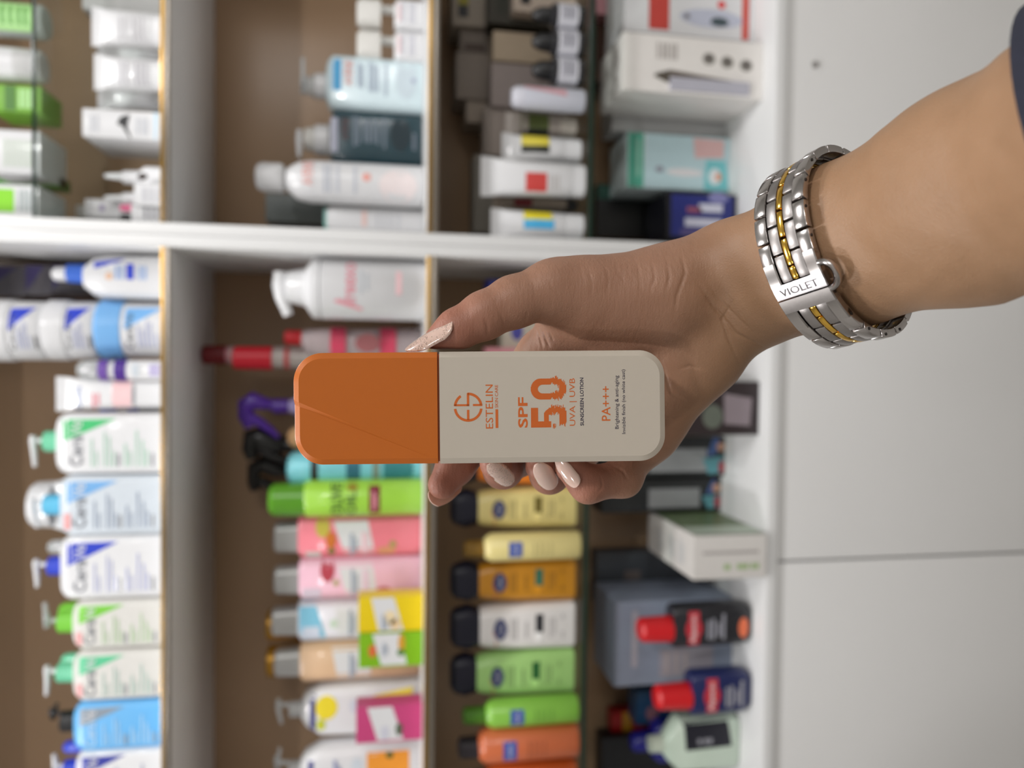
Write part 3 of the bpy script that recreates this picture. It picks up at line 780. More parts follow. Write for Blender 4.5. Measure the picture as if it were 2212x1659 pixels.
class Prod:
    """a product standing on a shelf. ya / yb: its right / left side, x0 / xb: its top / foot, in photo pixels at depth Y."""
    def __init__(s, name, label, cat, ya, yb, x0, xb, zs, Y, hd=0.02, group=None, rz=0.0):
        s.ya, s.yb, s.x0, s.xb, s.Y, s.hd = ya, yb, x0, xb, Y, hd
        ym = (ya + yb) / 2; xm = (x0 + xb) / 2; s.ym = ym
        A, B = at_y(xm, yb, Y), at_y(xm, ya, Y)
        s.sx = (B.x - A.x) / (yb - ya)
        zt = at_y(x0, ym, Y).z; s.sz = (zt - zs) / (xb - x0)
        X = (A.x + B.x) / 2
        s.root = empty(name, (X, Y + hd, zs + .0004), rz)
        tag(s.root, label, cat, group)
        s.surf = None
    def X(s, py): return (s.ym - py) * s.sx
    def Z(s, px): return (s.xb - px) * s.sz
    def loft(s, name, secs, mat, n=32, par=None, surf=False, angle=38, cap=True):
        """secs: (px, right px, left px, half depth m or None for round, corner radius m or None[, y shift])"""
        rings = []
        for q in secs:
            px, a, b, hd, r = q[:5]; dy = q[5] if len(q) > 5 else 0
            hw = (b - a) / 2 * s.sx; cx = s.X((a + b) / 2)
            if hd is None: hd = hw
            rings.append((s.Z(px), cx, hw, hd, r, dy))
        vs, fs = [], []
        for z, cx, hw, hd, r, dy in rings:
            vs += [(cx + x, y + dy, z) for x, y in rrect(hw, hd, r, n)]
        for j in range(len(rings) - 1):
            for i in range(n):
                a, b = j * n + i, j * n + (i + 1) % n
                fs.append((a, b, b + n, a + n))
        if rings[-1][0] < rings[0][0]: fs = [f[::-1] for f in fs]
        up = rings[-1][0] > rings[0][0]
        bot, top = list(range(n)), list(range((len(rings) - 1) * n, len(rings) * n))
        fs.append(tuple(bot[::-1] if up else bot)); fs.append(tuple(top if up else top[::-1]))
        o = mesh_obj(name, vs, fs, mat, par or s.root, True, angle)
        if surf: s.surf = sorted(rings)
        return o
    def box(s, name, px0, px1, ya, yb, hd, mat, bev=0.0006, par=None, dy=0.0, surf=False):
        r = [(px1, ya, yb, hd, .0012, dy), (px0, ya, yb, hd, .0012, dy)]
        return s.loft(name, r, mat, 16, par, surf, 30)
    def front(s, x, z):
        R = s.surf
        if R is None: return -s.hd
        if z <= R[0][0]: q = R[0]; 
        elif z >= R[-1][0]: q = R[-1]
        else:
            for a, b in zip(R, R[1:]):
                if a[0] <= z <= b[0]:
                    t = (z - a[0]) / max(1e-9, b[0] - a[0])
                    rr = None if (a[4] is None or b[4] is None) else a[4] + (b[4] - a[4]) * t
                    q = (z,) + tuple(a[k] + (b[k] - a[k]) * t for k in (1, 2, 3)) + (rr, a[5] + (b[5] - a[5]) * t); break
        _, cx, hw, hd, r, dy = q; u = abs(x - cx)
        if r is None: return dy - hd * math.sqrt(max(0, 1 - (u / hw) ** 2))
        r = min(r, hd * .999, hw * .999)
        if u <= hw - r: return dy - hd
        return dy - (hd - r) - math.sqrt(max(0, r * r - (u - hw + r) ** 2))
    def lay(s, pts, faces, mat, name, eps=.0004, par=None):
        vs = [(x, s.front(x, z) - eps, z) for x, z in pts]
        return mesh_obj(name, vs, faces, mat, par or s.root)
    def patch(s, quad, mat, name='label', eps=.0004, n=(8, 8)):
        """quad of photo pixels (x, y), wrapped onto the front"""
        P4 = [(s.X(b), s.Z(a)) for a, b in quad]; nu, nv = n; pts, fs = [], []
        for j in range(nv + 1):
            for i in range(nu + 1):
                u, v = i / nu, j / nv
                x = (P4[0][0] * (1 - u) + P4[1][0] * u) * (1 - v) + (P4[3][0] * (1 - u) + P4[2][0] * u) * v
                z = (P4[0][1] * (1 - u) + P4[1][1] * u) * (1 - v) + (P4[3][1] * (1 - u) + P4[2][1] * u) * v
                pts.append((x, z))
        for j in range(nv):
            for i in range(nu):
                a = j * (nu + 1) + i; fs.append((a, a + 1, a + nu + 2, a + nu + 1))
        return s.lay(pts, fs, mat, name, eps)
    def rect(s, px0, px1, ya, yb, mat, name='label', eps=.0004, n=(8, 3)):
        return s.patch([(px1, yb), (px1, ya), (px0, ya), (px0, yb)], mat, name, eps, n)
    def disc(s, px, py, rx, ry, mat, name='emblem', eps=.0006, n=24):
        cx, cz = s.X(py), s.Z(px); pts = [(cx, cz)]; fs = []
        for k in (.5, 1.0):
            pts += [(cx + ry * s.sx * k * math.cos(2 * math.pi * i / n), cz + rx * s.sz * k * math.sin(2 * math.pi * i / n)) for i in range(n)]
        for i in range(n):
            j = (i + 1) % n; fs.append((0, 1 + i, 1 + j)); fs.append((1 + i, 1 + n + i, 1 + n + j, 1 + j))
        return s.lay(pts, fs, mat, name, eps)
    def text(s, t, px0, px1, ya, yb, mat, bold=0.0, name='lettering', eps=.0008):
        vs, fs = text_fit(t, s.X(yb), s.X(ya), s.Z(px1), s.Z(px0), bold)
        return s.lay(vs, fs, mat, name, eps)
    def bars(s, rows, mat, name='fine_print', eps=.0006):
        """rows of small print too small to read: (px, half height, right, left)"""
        pts, fs = [], []
        for px, h, ya, yb in rows:
            k = len(pts); m = 6
            for i in range(m + 1):
                y = yb + (ya - yb) * i / m; pts += [(s.X(y), s.Z(px + h)), (s.X(y), s.Z(px - h))]
            for i in range(m): fs.append((k + 2 * i, k + 2 * i + 2, k + 2 * i + 3, k + 2 * i + 1))
        o = s.lay(pts, fs, mat, name, eps); o['kind'] = 'stuff'; return o
    def tube(s, name, path, radii, mat, par=None, n=10, dy=0.0, flat=1.0):
        """round bar along photo points in the product's own plane"""
        C = [Vector((s.X(b), dy, s.Z(a))) for a, b in path]; vs, fs = [], []
        for i, c in enumerate(C):
            t = (C[min(i + 1, len(C) - 1)] - C[max(i - 1, 0)]).normalized(); u = Vector((0, 1, 0)); w = t.cross(u).normalized()
            for j in range(n):
                a = 2 * math.pi * j / n; vs.append(c + u * math.cos(a) * radii[i] * flat + w * math.sin(a) * radii[i])
        for i in range(len(C) - 1):
            for j in range(n):
                a, b = i * n + j, i * n + (j + 1) % n; fs.append((a, b, b + n, a + n))
        fs.append(tuple(range(n))[::-1]); fs.append(tuple(range((len(C) - 1) * n, len(C) * n)))
        o = mesh_obj(name, vs, fs, mat, par or s.root, True, 50)
        bm = bmesh.new(); bm.from_mesh(o.data); bmesh.ops.recalc_face_normals(bm, faces=list(bm.faces)); bm.to_mesh(o.data); bm.free()
        return o

WHITE = M((224, 224, 226), .3, coat=.3, var=.01); OFFW = M((214, 212, 207), .4, var=.02); GREYT = M((150, 150, 156), .5); DARKT = M((64, 66, 74), .5)
CLEAR = M((214, 218, 220), .12, coat=.6, var=.02, alpha=.55); SILVER = M((188, 188, 188), .3, .35, var=.05); BLACK = M((22, 22, 24), .35); NAVY = M((20, 24, 62), .35)
RED = M((206, 30, 40), .35); SKYB = M((120, 178, 232), .35); ROYAL = M((38, 64, 200), .35); MINT = M((112, 206, 164), .3, coat=.3); LIME = M((122, 204, 60), .35)
GREENTRI = M((70, 196, 120), .4); PALEGREY = M((206, 214, 222), .35); PINKT = M((226, 150, 160), .5); REDT = M((206, 110, 104), .5)
def C_(*c, **k): return M(c, k.pop('rough', .38), **k)
GP = 'pump bottles on the top left shelf'

def head(P, cap, capm, hd_, mat, spout, stem=None, par=None):
    """collar, stem and spout of a lotion pump. cap (px0, px1, ya, yb), hd_ (px0, px1, ya, yb), spout end (px, py)"""
    x0, x1, a, b = cap; c = P.loft('pump_collar', [(x1, a, b, None, None), (x0 + 2, a + 1, b - 1, None, None), (x0, a + 4, b - 4, None, None)], capm, 24)
    h0, h1, ha, hb = hd_; m = (ha + hb) / 2
    P.loft('pump_stem', [(x0 + 1, m - 5, m + 5, None, None), (h1 - 2, m - 5, m + 5, None, None)], mat, 12)
    r = (h1 - h0) / 2 * P.sz * .8
    P.tube('pump_spout', [(h0 + (h1 - h0) * .5, ha), (h0 + (h1 - h0) * .42, m), (h0 + (h1 - h0) * .5, hb), (spout[0], spout[1])], [r * .9, r, r * .95, r * .62], mat)

def lotion(label, ya, yb, x0, xb, bodym, trim, cap, capm, hd_, headm, spout, Y=1.135, brand='CeraVe', txt=M((132, 134, 142), .5), tag_red=False, fine=GREYT, name='lotion_bottle'):
    P = Prod(name, label, 'bottle', ya, yb, x0, xb, Z1T, Y, .028, GP)
    w = yb - ya; h = xb - x0; r = .012
    P.loft('body', [(xb, ya + 2, yb - 2, .024, .010), (xb - 4, ya, yb, .028, .012), (x0 + 28, ya, yb, .028, .013), (x0 + 14, ya + 4, yb - 4, .026, .013), (x0 + 5, ya + 12, yb - 12, .022, .012), (x0, ya + 24, yb - 24, .016, .010)], bodym, 40, surf=True)
    head(P, cap, capm, hd_, headm, spout)
    t0 = x0 + h * .09; P.patch([(t0, ya + w * .46), (t0, ya + w * .10), (t0 + h * .46, ya + w * .09), (t0 + h * .45, ya + w * .10)], trim, 'corner_triangle')
    P.text(brand[:4], t0 + h * .06, t0 + h * .17, ya + w * .36, ya + w * .86, txt, .01, 'brand_lettering')
    P.text(brand[4:], t0 + h * .06, t0 + h * .17, ya + w * .13, ya + w * .34, WHITE, .01, 'brand_lettering')
    P.bars([(t0 + h * k, h * .007, ya + w * q, ya + w * .87) for k, q in ((.25, .42), (.29, .62), (.36, .3), (.40, .38), (.44, .62))], fine)
    P.bars([(t0 + h * k, h * .008, ya + w * q, ya + w * .87) for k, q in ((.54, .5), (.58, .62), (.64, .28), (.69, .44), (.73, .6))], fine)
    P.bars([(t0 + h * k, h * .011, ya + w * .66, ya + w * .87) for k in (.48, .78)], M((150, 152, 158), .5))
    if tag_red: P.rect(x0 + h * .06, x0 + h * .13, ya + w * .62, ya + w * .88, M((222, 160, 160), .5), 'red_tag')
    return P
BG = C_(96, 196, 140)
lotion('large white lotion pump with a green corner and mint collar beside the tube', 893, 1025, 113, 345, WHITE, GREENTRI, (82, 113, 933, 980), MINT, (50, 68, 944, 966), WHITE, (62, 1012), fine=M((176, 216, 194), .5))
lotion('pale grey-blue lotion pump with a sky blue corner', 1027, 1158, 122, 350, PALEGREY, SKYB, (82, 120, 1072, 1118), M((92, 190, 230), .3, coat=.4), (50, 66, 1082, 1104), WHITE, (66, 1145), fine=M((158, 170, 190), .5), tag_red=True)
lotion('white lotion pump with a royal blue corner and blue collar', 1158, 1296, 123, 352, WHITE, ROYAL, (90, 123, 1208, 1250), ROYAL, (56, 74, 1214, 1236), WHITE, (66, 1274), fine=M((182, 186, 222), .5))
lotion('white lotion pump with a lime green corner and green collar', 1297, 1404, 150, 352, OFFW, LIME, (114, 150, 1326, 1375), LIME, (80, 98, 1334, 1362), CLEAR, (84, 1308), fine=M((184, 212, 168), .5), tag_red=True)
lotion('white lotion pump with a mint corner next to the sky blue bottle', 1406, 1516, 151, 350, OFFW, M((92, 200, 150), .4), (112, 150, 1440, 1484), MINT, (82, 98, 1446, 1470), WHITE, (88, 1510), fine=M((180, 206, 196), .5), tag_red=True)
lotion('sky blue lotion bottle with a black pump', 1518, 1624, 152, 350, M((104, 180, 236), .35), M((140, 152, 166), .4), (120, 152, 1546, 1592), BLACK, (92, 108, 1540, 1562), BLACK, (110, 1530), fine=M((176, 216, 246), .5), txt=M((190, 224, 250), .5))
lotion('white lotion bottle with an indigo corner at the shelf end', 1622, 1730, 157, 350, WHITE, M((52, 60, 160), .4), (125, 157, 1654, 1700), ROYAL, (100, 116, 1655, 1680), WHITE, (104, 1640), fine=M((170, 172, 200), .5))
# second row behind them
for (ya, yb, x0, cm_, lab) in ((1036, 1148, 62, WHITE, 'tall white bottle behind the grey-blue pump'), (1163, 1206, 94, CLEAR, 'clear capped bottle behind the blue collar pump'),
                               (1300, 1350, 120, LIME, 'green capped bottle behind the lime pump'), (1410, 1452, 124, MINT, 'mint capped bottle behind the mint pump'), (1600, 1640, 128, ROYAL, 'blue capped bottle behind the sky blue one')):
    P = Prod('lotion_bottle', lab, 'bottle', ya, yb, x0, 345, Z1T, 1.225, .02, GP)
    P.loft('body', [(345, ya, yb, .022, .010), (x0 + 60, ya, yb, .022, .010), (x0 + 40, ya + 6, yb - 6, .016, .008)], WHITE, 32)
    P.loft('cap', [(x0 + 40, ya + 5, yb - 5, None, None), (x0 + 6, ya + 7, yb - 7, None, None), (x0, ya + 12, yb - 12, None, None)], cm_, 24)

# tubs, stacked three high
def tub(label, ya, yb, x0, xb, lidm, tri, Y, z, lidx):
    P = Prod('cream_tub', label, 'jar', ya, yb, x0, xb, z, Y, 0.0, 'cream tubs in a stack')
    P.loft('jar', [(xb, ya + 6, yb - 6, None, None), (xb - 5, ya + 3, yb - 3, None, None), (lidx, ya + 3, yb - 3, None, None)], WHITE, 48, surf=True)
    P.loft('lid', [(lidx + .5, ya + 1, yb - 1, None, None), (lidx - 4, ya, yb, None, None), (x0 + 5, ya, yb, None, None), (x0, ya + 6, yb - 6, None, None)], lidm, 48)
    w = yb - ya; h = xb - lidx
    P.patch([(lidx + h * .1, ya + w * .52), (lidx + h * .1, ya + w * .16), (lidx + h * .85, ya + w * .14), (lidx + h * .72, ya + w * .2)], tri, 'corner_triangle')
    P.text('CeraVe', lidx + h * .12, lidx + h * .27, ya + w * .26, ya + w * .82, DARKT, 0.0, 'brand_lettering')
    P.bars([(lidx + h * k, h * .02, ya + w * q, ya + w * .8) for k, q in ((.38, .44), (.46, .52), (.54, .36), (.62, .4), (.72, .58))], M((176, 180, 206), .5))
    P.bars([(lidx + h * .9, h * .03, ya + w * .6, ya + w * .8)], DARKT)
    return P, z + P.Z(x0)
TY = 1.19
P, zt1 = tub('cream tub with a sky blue lid at the foot of the stack', 648, 777, 222, 340, SKYB, SKYB, TY, Z1T, 262)
P, zt2 = tub('white cream tub in the middle of the stack of three', 649, 779, 110, 222, WHITE, ROYAL, TY, zt1, 158)
P, zt3 = tub('white cream tub topmost of the stack of three', 648, 781, -4, 110, WHITE, ROYAL, TY, zt2, 40)

P = Prod('lotion_bottle', 'white bottle with a sloping shoulder and blue cap near the divider', 'bottle', 546, 641, 97, 340, Z1T, 1.145, .026)
P.loft('body', [(340, 548, 640, .024, .010), (333, 546, 641, .026, .014), (215, 550, 641, .026, .016), (185, 556, 636, .024, .016), (164, 572, 620, .016, .012)], WHITE, 40, surf=True)
P.loft('cap', [(166, 567, 610, None, None), (128, 568, 608, None, None)], M((44, 104, 214), .35), 24); P.loft('cap_tip', [(128, 574, 606, None, None), (104, 576, 606, None, None), (97, 582, 600, None, None)], WHITE, 24)
P.patch([(192, 580), (190, 566), (252, 556), (240, 564)], ROYAL, 'blue_swoosh'); P.rect(255, 270, 568, 602, ROYAL, 'blue_panel'); P.disc(221, 596, 7, 8, M((232, 190, 160), .5), 'peach_dot')
P.bars([(k, 3, 572, 602) for k in (236, 246, 282, 292)], M((160, 184, 226), .5))
P = Prod('lotion_bottle', 'small white bottle with blue print beside the tub stack', 'bottle', 622, 650, 205, 340, Z1T, 1.20, .014)
P.loft('body', [(340, 622, 650, .014, .006), (215, 622, 650, .014, .006), (205, 628, 644, .010, .005)], WHITE, 24, surf=True); P.rect(290, 302, 626, 644, M((90, 130, 220), .4), 'blue_panel')
for k, (ya, yb, xa, xb_) in enumerate(((574, 640, -30, 52), (572, 638, 52, 110), (572, 636, 110, 172))):
    P = Prod('dark_carton', ('dark violet carton topmost on the pile behind the tubs', 'dark violet carton in the middle of the pile behind the tubs', 'dark violet carton lowest on the pile behind the tubs')[k], 'box', ya, yb, xa, xb_, at_y(xb_, 600, 1.25).z, 1.25, .05, 'dark cartons behind the tubs')
    P.box('carton', xa + .6, xb_, ya, yb, .05, M((70, 66, 74), .4), surf=True); P.patch([(xa + 4, yb - 8), (xa + 4, ya + 3), (xb_ - 14, ya + 3), (xa + 22, yb - 30)], M((40, 26, 84), .4), 'violet_corner')
    P.text('CeraVe', xb_ - 28, xb_ - 16, ya + 14, yb - 8, M((110, 106, 112), .5), 0, 'brand_lettering')
P = Prod('dark_carton', 'plain dark carton under the violet carton pile', 'box', 573, 637, 172, 341, Z1T, 1.25, .05, 'dark cartons behind the tubs'); P.box('carton', 172.6, 341, 573, 637, .05, M((74, 70, 76), .4))
P = Prod('roll_on', 'white and purple banded bottle beside the tub stack', 'bottle', 776, 822, 170, 340, Z1T, 1.15, 0)
P.loft('body', [(340, 778, 821, None, None), (262, 778, 821, None, None), (256, 780, 819, None, None)], WHITE, 28, surf=True); P.loft('purple_collar', [(262, 777, 822, None, None), (240, 777, 822, None, None)], M((74, 36, 140), .35), 28)
P.loft('neck', [(240, 780, 819, None, None), (228, 780, 819, None, None)], WHITE, 28); P.loft('purple_band', [(228, 777, 821, None, None), (210, 778, 820, None, None)], M((104, 66, 160), .35), 28)
P.loft('cap', [(210, 778, 820, None, None), (178, 780, 818, None, None), (170, 787, 811, None, None)], CLEAR, 28); P.bars([(310, 4, 786, 812), (320, 4, 786, 812)], M((190, 180, 220), .5)); P.disc(280, 800, 7, 15, PALEGREY, 'grey_oval')
def squeeze(label, ya, yb, x0, xb, zs, Y, group, capm=WHITE, bodym=WHITE, capx=None, name='squeeze_tube', lean=0, rz=0.0):
    """a crimped squeeze tube standing on its cap; x0 is the crimped end"""
    P = Prod(name, label, 'tube', ya, yb, x0, xb, zs, Y, .016, group, rz); w = yb - ya; h = xb - x0; cpx = capx or xb - h * .13; i = w * .07
    P.loft('cap', [(xb, ya + i * 1.2, yb - i * 1.2, .0165, .016), (cpx, ya + i * 1.2, yb - i * 1.2, .0165, .016)], capm, 28)
    P.loft('tube', [(cpx - .5, ya + i * 1.4, yb - i * 1.4, .016, .0155), (cpx - 4, ya + i, yb - i, .0168, .0165), (x0 + h * .45, ya + i * .8, yb - i * .8, .014, .0138), (x0 + h * .2, ya + i * .5 + lean, yb - i * .5 + lean, .008, .0078), (x0 + h * .085, ya + lean, yb + lean, .0016, .0014)], bodym, 36, surf=True)
    P.loft('crimp', [(x0 + h * .09, ya + lean, yb + lean, .0013, .001), (x0, ya - 1 + lean, yb + 1 + lean, .0013, .001)], bodym, 16)
    return P
P = squeeze('white crimped tube with pale pink bands left of the green cornered pump', 815, 889, 112, 340, Z1T, 1.14, None, capx=272)
P.rect(228, 266, 824, 880, M((240, 200, 202), .4), 'pink_band'); P.bars([(272, 3, 830, 878)], GREYT); P.text('CeraVe', 152, 166, 836, 884, M((90, 120, 180), .5), 0, 'brand_lettering'); P.bars([(190, 3, 850, 882), (200, 3, 850, 876)], PINKT)
P = Prod('lotion_bottle', 'narrow bottle with blue caps squeezed behind the crimped tube', 'bottle', 866, 896, 214, 342, Z1T, 1.20, .012)
P.loft('body', [(342, 866, 896, None, None), (276, 866, 896, None, None)], PALEGREY, 20); P.loft('cap', [(276, 868, 894, None, None), (258, 868, 894, None, None)], ROYAL, 20); P.loft('neck', [(258, 872, 890, None, None), (240, 872, 890, None, None)], WHITE, 20); P.loft('cap_tip', [(240, 868, 894, None, None), (216, 868, 894, None, None), (212, 873, 889, None, None)], ROYAL, 20)

# ---- top right bay: glass shelf with green and white cartons, white tubes below
GL = 'cartons on the upper glass shelf'
def carton(label, ya, yb, x0, xb, zs, Y, hd, mat, group=None, name='carton', rz=0.0, cat='box'):
    P = Prod(name, label, cat, ya, yb, x0, xb, zs, Y, hd, group, rz); P.box('carton_body', x0 + 1, xb, ya, yb, hd, mat, surf=True); P.box('tuck_flap', x0, x0 + 1.2, ya + 1.5, yb - 1.5, hd - .001, mat); return P
LG = M((178, 228, 150), .4)
P = Prod('cream_jar', 'frosted jar with a pale green label on the upper glass shelf', 'jar', 8, 80, -30, 62, ZAT, 1.16, 0); P.loft('jar', [(62, 12, 76, None, None), (58, 8, 80, None, None), (-10, 8, 80, None, None)], M((196, 204, 200), .25), 36, surf=True); P.loft('lid', [(-10, 8, 80, None, None), (-30, 8, 80, None, None)], WHITE, 36)
P.rect(-6, 50, 14, 74, LG); P.bars([(k, 3, 24, 64) for k in (6, 18, 30, 40)], M((110, 170, 90), .5))
P = Prod('cream_jar', 'plain white round bottle on the upper glass shelf', 'bottle', 104, 176, -28, 62, ZAT, 1.15, 0); P.loft('base', [(62, 110, 172, None, None), (56, 106, 175, None, None), (22, 104, 176, None, None)], M((206, 206, 206), .3), 36); P.loft('body', [(22, 104, 176, None, None), (-28, 104, 176, None, None)], WHITE, 36)
P = carton('olive green carton on the upper glass shelf', 182, 240, -24, 62, ZAT, 1.14, .035, M((120, 176, 56), .4), GL); P.rect(2, 20, 184, 238, M((64, 120, 20), .4)); P.bars([(k, 3, 190, 232) for k in (28, 36, 44)], LG)
P = carton('tall white carton with faint print on the upper glass shelf', 280, 374, -28, 62, ZAT, 1.135, .045, WHITE, GL); P.bars([(k, 2.5, 300, 360) for k in (4, 14, 24, 34, 44)], M((200, 212, 196), .5))
P = carton('small dark green carton behind the two white cartons', 376, 400, -20, 60, ZAT, 1.2, .02, M((60, 130, 20), .4), GL); P.rect(35, 60, 378, 398, LIME)
P = carton('white carton with a lime green square on the upper glass shelf', 398, 469, -28, 63, ZAT, 1.13, .045, WHITE, GL); P.rect(-20, 20, 408, 458, M((140, 220, 30), .4)); P.bars([(k, 2.5, 408, 456) for k in (30, 38, 46, 54)], M((180, 190, 190), .5))
GT = 'white squeeze tubes beside the divider on the top shelf'
P = carton('grey carton lying at the picture edge above the white tubes', -60, 26, 178, 341, Z1T, 1.17, .05, M((168, 168, 166), .4))
P = squeeze('white squeeze tube with a wide crimp next to the grey carton', 10, 95, 190, 341, Z1T, 1.13, GT, capx=311); P.bars([(k, 2.5, 34, 84) for k in (250, 262, 276, 286, 296)], M((190, 188, 192), .5))
P = squeeze('white squeeze tube standing behind between the two front ones', 92, 128, 202, 341, Z1T, 1.20, GT, capx=300)
P = squeeze('white squeeze tube with grey print second from the grey carton', 112, 190, 195, 341, Z1T, 1.13, GT, capx=311); P.bars([(k, 2.5, 132, 180) for k in (252, 264, 282, 292, 302)], M((186, 184, 190), .5))
P = squeeze('white squeeze tube half hidden beside the bird carton', 186, 232, 203, 341, Z1T, 1.19, GT, capx=306)
P = carton('white carton with a black bird shape on it', 238, 298, 178, 341, Z1T, 1.14, .055, WHITE)
P.patch([(243, 268), (250, 252), (268, 246), (262, 276)], BLACK, 'bird_mark'); P.patch([(255, 276), (258, 262), (270, 296), (268, 298)], BLACK, 'bird_mark'); P.patch([(314, 297), (314, 239), (322, 239), (318, 297)], M((196, 222, 238), .4), 'blue_band'); P.bars([(k, 2.5, 252, 288) for k in (196, 206, 282, 292, 300)], M((206, 208, 214), .5))
for k, (ya, yb, x0) in enumerate(((356, 398, 218), (404, 446, 218))):
    P = Prod('nozzle_bottle', ('white nozzle bottle with a dark spot near the bird carton', 'white nozzle bottle beside the pink packet')[k], 'bottle', ya, yb, x0, 341, Z1T, 1.17, .016)
    P.loft('body', [(341, ya, yb, .018, .008), (292, ya, yb, .018, .008), (282, ya + 6, yb - 6, .014, .008)], WHITE, 28, surf=True); P.loft('shoulder_cap', [(282, ya + 6, yb - 4, None, None), (250, ya + 8, yb - 6, None, None)], WHITE, 24); P.loft('nozzle', [(250, ya + 12, yb - 12, None, None), (226, ya + 15, yb - 15, None, None), (218, ya + 17, yb - 17, None, None)], WHITE, 20)
    if k == 0: P.disc(288, 380, 9, 8, M((50, 34, 28), .4), 'dark_spot')
P = carton('small white carton at the divider beside the divider on the top shelf', 432, 470, 184, 341, Z1T, 1.2, .03, WHITE); P.bars([(212, 4, 444, 458)], M((180, 170, 200), .5))
P = carton('low white carton tucked against the divider', 446, 472, 164, 341, Z1T, 1.24, .03, OFFW)
P = Prod('cosmetic_packet', 'white bottle with a pink and black cap beside the divider', 'bottle', 438, 478, 252, 341, Z1T, 1.15, .014); P.loft('body', [(341, 440, 478, .014, .008), (276, 440, 478, .014, .008)], WHITE, 28, surf=True); P.loft('pink_cap', [(276, 438, 456, None, None), (254, 440, 454, None, None)], M((230, 110, 150), .4), 20); P.loft('black_cap', [(276, 458, 476, None, None), (254, 460, 474, None, None)], BLACK, 20); P.bars([(k, 2.5, 446, 472) for k in (300, 310, 320)], GREYT)
P = carton('white carton with grey bars behind the nozzle bottles', 396, 444, 290, 341, Z1T, 1.145, .010, WHITE); P.bars([(k, 2.5, 404, 436) for k in (305, 315, 325)], M((200, 200, 206), .5))

# ---- middle row, right bay (dermo-cosmetics)
ZB2 = 908
PALEBLUE = M((214, 232, 238), .25, coat=.4)
for k, (ya, yb) in enumerate(((-8, 58), (60, 128))):
    P = Prod('lotion_bottle', ('white bottle with a narrow neck at the picture edge', 'white bottle with a narrow neck beside the pale blue pump')[k], 'bottle', ya, yb, 770, ZB2, Z2T, 1.225, .02, 'narrow necked white bottles')
    P.loft('body', [(ZB2, ya, yb, .02, .01), (856, ya, yb, .02, .01), (848, ya + 8, yb - 8, .016, .008)], WHITE, 32, surf=True)
    P.loft('neck', [(848, ya + 8, ya + 28, None, None), (818, ya + 8, ya + 28, None, None)], OFFW, 20); P.loft('cap', [(820, ya + 2, yb - 4, .018, .012), (780, ya + 2, yb - 4, .018, .012), (771, ya + 8, yb - 10, .013, .01)], OFFW, 32)
    P.bars([(866, 3, ya + 10, yb - 12), (880, 3, ya + 10, yb - 12), (888, 3, ya + 10, yb - 12)], M((206, 206, 214), .5)); P.bars([(858, 3, ya + 14, yb - 14)], M((236, 206, 208), .5))
P = Prod('pump_bottle', 'pale blue pump bottle with a blue bar on its label', 'bottle', 116, 235, 640, ZB2, Z2T, 1.230, .03)
P.loft('body', [(ZB2, 118, 234, .03, .014), (716, 116, 235, .03, .016), (706, 124, 226, .026, .016), (700, 140, 210, .018, .014)], PALEBLUE, 40, surf=True)
head(P, (676, 702, 150, 206), WHITE, (643, 660, 160, 196), CLEAR, (650, 118)); P.loft('pump_shroud', [(678, 152, 204, None, None), (658, 160, 200, None, None)], CLEAR, 24)
P.rect(714, 733, 130, 198, M((60, 160, 214), .35), 'blue_bar'); P.text('AVENE', 740, 758, 132, 186, M((226, 150, 140), .5), .01, 'brand_lettering')
P.bars([(k, 3.2, a, b) for k, a, b in ((770, 136, 188), (778, 140, 190), (794, 132, 196), (802, 136, 196), (811, 140, 196), (828, 130, 204))], M((176, 190, 204), .5)); P.disc(872, 165, 22, 42, M((206, 220, 228), .35), 'pale_roundel'); P.disc(888, 166, 5, 6, M((170, 178, 200), .5), 'grey_drop', .0008)
P = Prod('pump_bottle', 'dark teal pump bottle with a lilac strip', 'bottle', 236, 356, 632, ZB2, Z2T, 1.230, .03)
DT = M((24, 58, 68), .2, coat=.5)
P.loft('body', [(ZB2, 238, 355, .03, .014), (718, 236, 356, .03, .016), (714, 240, 352, .029, .016)], DT, 40, surf=True)
P.loft('shoulder', [(716, 242, 350, .028, .016), (704, 262, 334, .02, .016)], CLEAR, 32); head(P, (676, 706, 262, 330), WHITE, (634, 652, 276, 318), WHITE, (642, 336))
P.loft('pump_shroud', [(678, 268, 324, None, None), (654, 272, 318, None, None)], OFFW, 24)
P.rect(712, 726, 256, 330, M((170, 172, 190), .35), 'lilac_strip'); P.text('AVENE', 734, 750, 256, 304, M((84, 44, 44), .5), .01, 'brand_lettering')
P.bars([(k, 3, a, b) for k, a, b in ((762, 250, 316), (770, 254, 312), (784, 260, 306), (792, 256, 308), (802, 258, 306), (812, 258, 310), (826, 250, 318))], M((104, 116, 128), .5)); P.disc(860, 285, 22, 36, M((20, 40, 48), .35), 'dark_roundel'); P.bars([(890, 4, 280, 318)], M((96, 106, 118), .5))
P = Prod('spray_can', 'tall white spring water spray can with a rounded cap', 'can', 351, 441, 553, 906, Z2T, 1.195, 0)
P.loft('can', [(906, 354, 438, None, None), (903, 351, 441, None, None), (668, 351, 441, None, None), (640, 356, 436, None, None), (614, 372, 414, None, None)], WHITE, 44, surf=True)
P.loft('cap', [(612, 366, 420, None, None), (606, 360, 422, None, None), (566, 360, 421, None, None), (556, 366, 415, None, None), (553, 376, 405, None, None)], WHITE, 36)
P.text('AVENE', 652, 674, 360, 412, M((238, 168, 160), .5), .01, 'brand_lettering'); P.bars([(k, 3, 366, 424) for k in (698, 708, 724, 760)], M((200, 204, 214), .5)); P.disc(784, 390, 9, 9, M((240, 170, 160), .5), 'coral_mark'); P.disc(850, 404, 40, 34, M((240, 228, 228), .4), 'pale_roundel')
